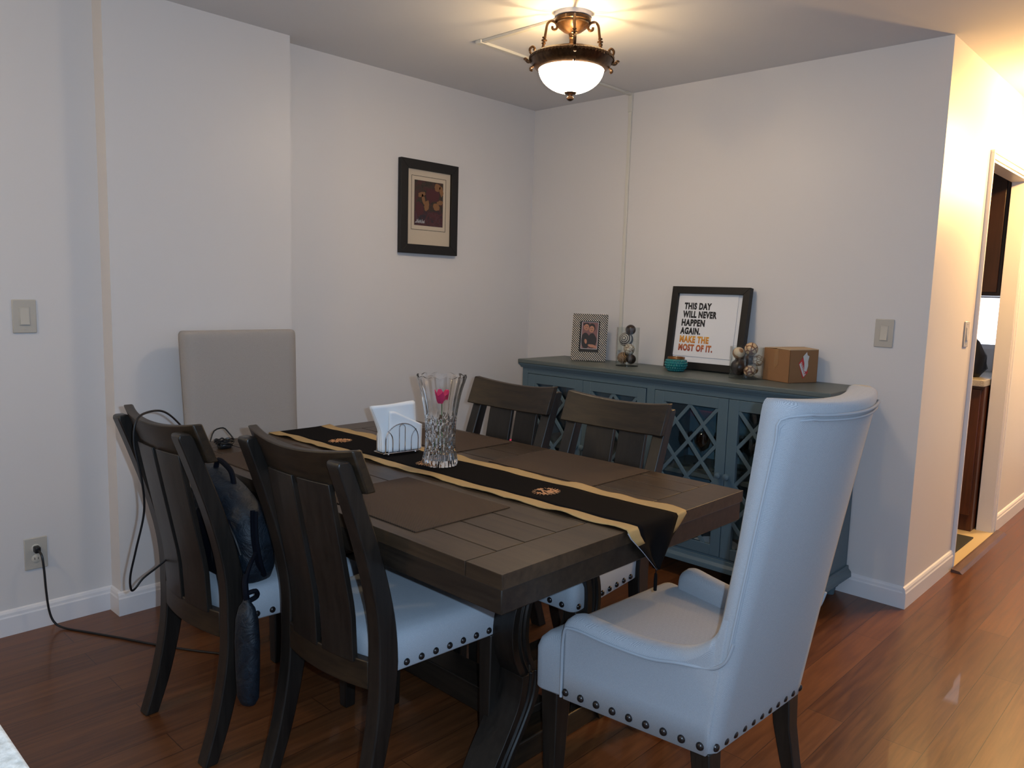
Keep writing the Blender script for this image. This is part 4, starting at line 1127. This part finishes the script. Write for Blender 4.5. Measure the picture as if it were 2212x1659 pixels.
MB().tube(cr([(0,0,.495),(-.003,0,.52),(.002,.012,.545),(.01,.02,.56)],6),.009,8).tube(cr([(0,0,.515),(.02,-.01,.52),(.03,0,.50),(.01,.005,.49)],4),.007,8).build('knotted_cord',M['navy2'],sp_)
MB().tube(cr([(.01,.02,.555),(.03,.035,.58),(.06,.06,.60)],6),.006,8).build('hanging_strap',M['navy2'],sp_)

# pink and orange bits glimpsed on chairs
gbx=thing('pink_carton','slim carton with a pink lid glimpsed through the slats of the farthest side chair','carton',(-1.15,-1.028,0))
MB().box((-.018,-.083,0),(.018,.083,.655)).build('carton_body',M['cardboard'],gbx,bevel=.003)
MB().box((-.02,-.085,.655),(.02,.085,.692)).build('lid',M['pink'],gbx,bevel=.003)

# ------------------------------------------------------------------ cables
pc=thing('power_cord','black power cord plugged into the left wall outlet, trailing along the floor','cord')
MB().box((-2.788,-.040,.306),(-2.768,-.0085,.330)).build('plug',M['black'],pc,bevel=.004)
MB().tube(cr([(-2.778,-.036,.318),(-2.772,-.060,.30),(-2.768,-.066,.24),(-2.764,-.064,.16),(-2.756,-.060,.08),(-2.742,-.066,.03),(-2.715,-.09,.006),(-2.66,-.19,.0045),(-2.585,-.33,.0045),(-2.52,-.46,.0045),(-2.42,-.63,.0045),(-2.30,-.80,.0045)],8),.0042,8).build('cable',M['black'],pc)
cc=thing('charger_cable','thin black cable looped over the back of the farther left chair','cord')
MB().tube(cr([(-2.40,-.66,.765),(-2.46,-.70,.80),(-2.58,-.87,.90),(-2.68,-1.00,.968),(-2.745,-1.05,.982),(-2.79,-1.075,.965),(-2.800,-1.08,.90),(-2.785,-1.085,.80),(-2.775,-1.07,.70),(-2.79,-1.04,.58),(-2.80,-1.02,.50),(-2.795,-1.01,.455),(-2.78,-1.00,.452),(-2.755,-.995,.475),(-2.71,-.985,.495),(-2.66,-.975,.52)],8),.0032,8).build('cable',M['black'],cc)
cl=thing('coiled_cable','small coil of black cable lying on the far left corner of the table','cord',(-2.335,-.665,TZ))
pts=[]
for k in range(64):
    a=k*2*pi/16; r=.030+.006*sin(k*.7); pts.append((r*cos(a),r*sin(a)*.8,.006+.0035*(k/8)+.005*sin(k*1.3)**2))
pts+=[(.03,.03,.05),(.02,.05,.065),(-.01,.06,.055),(-.03,.05,.02)]
MB().tube(cr(pts,3),.0028,6).build('cable',M['black'],cl)
MB().box((-.022,-.014,.0),(.022,.014,.022)).build('charger_brick',M['black'],cl,bevel=.004)

# ------------------------------------------------------------------ table corner at lower left of the photo
ki=thing('side_table','pale cloth-covered table whose corner shows at the lower left','table',(-3.75,-2.2,0))
MB().box((-.45,-.62,.735),(.377,.9,.76)).build('tabletop',M['cloth'],ki,bevel=.006)
for x in (-.40,.32):
    for y in (-.56,.84): MB().box((x-.025,y-.025,0),(x+.025,y+.025,.735)).build('leg',M['dark'],ki,bevel=.003)
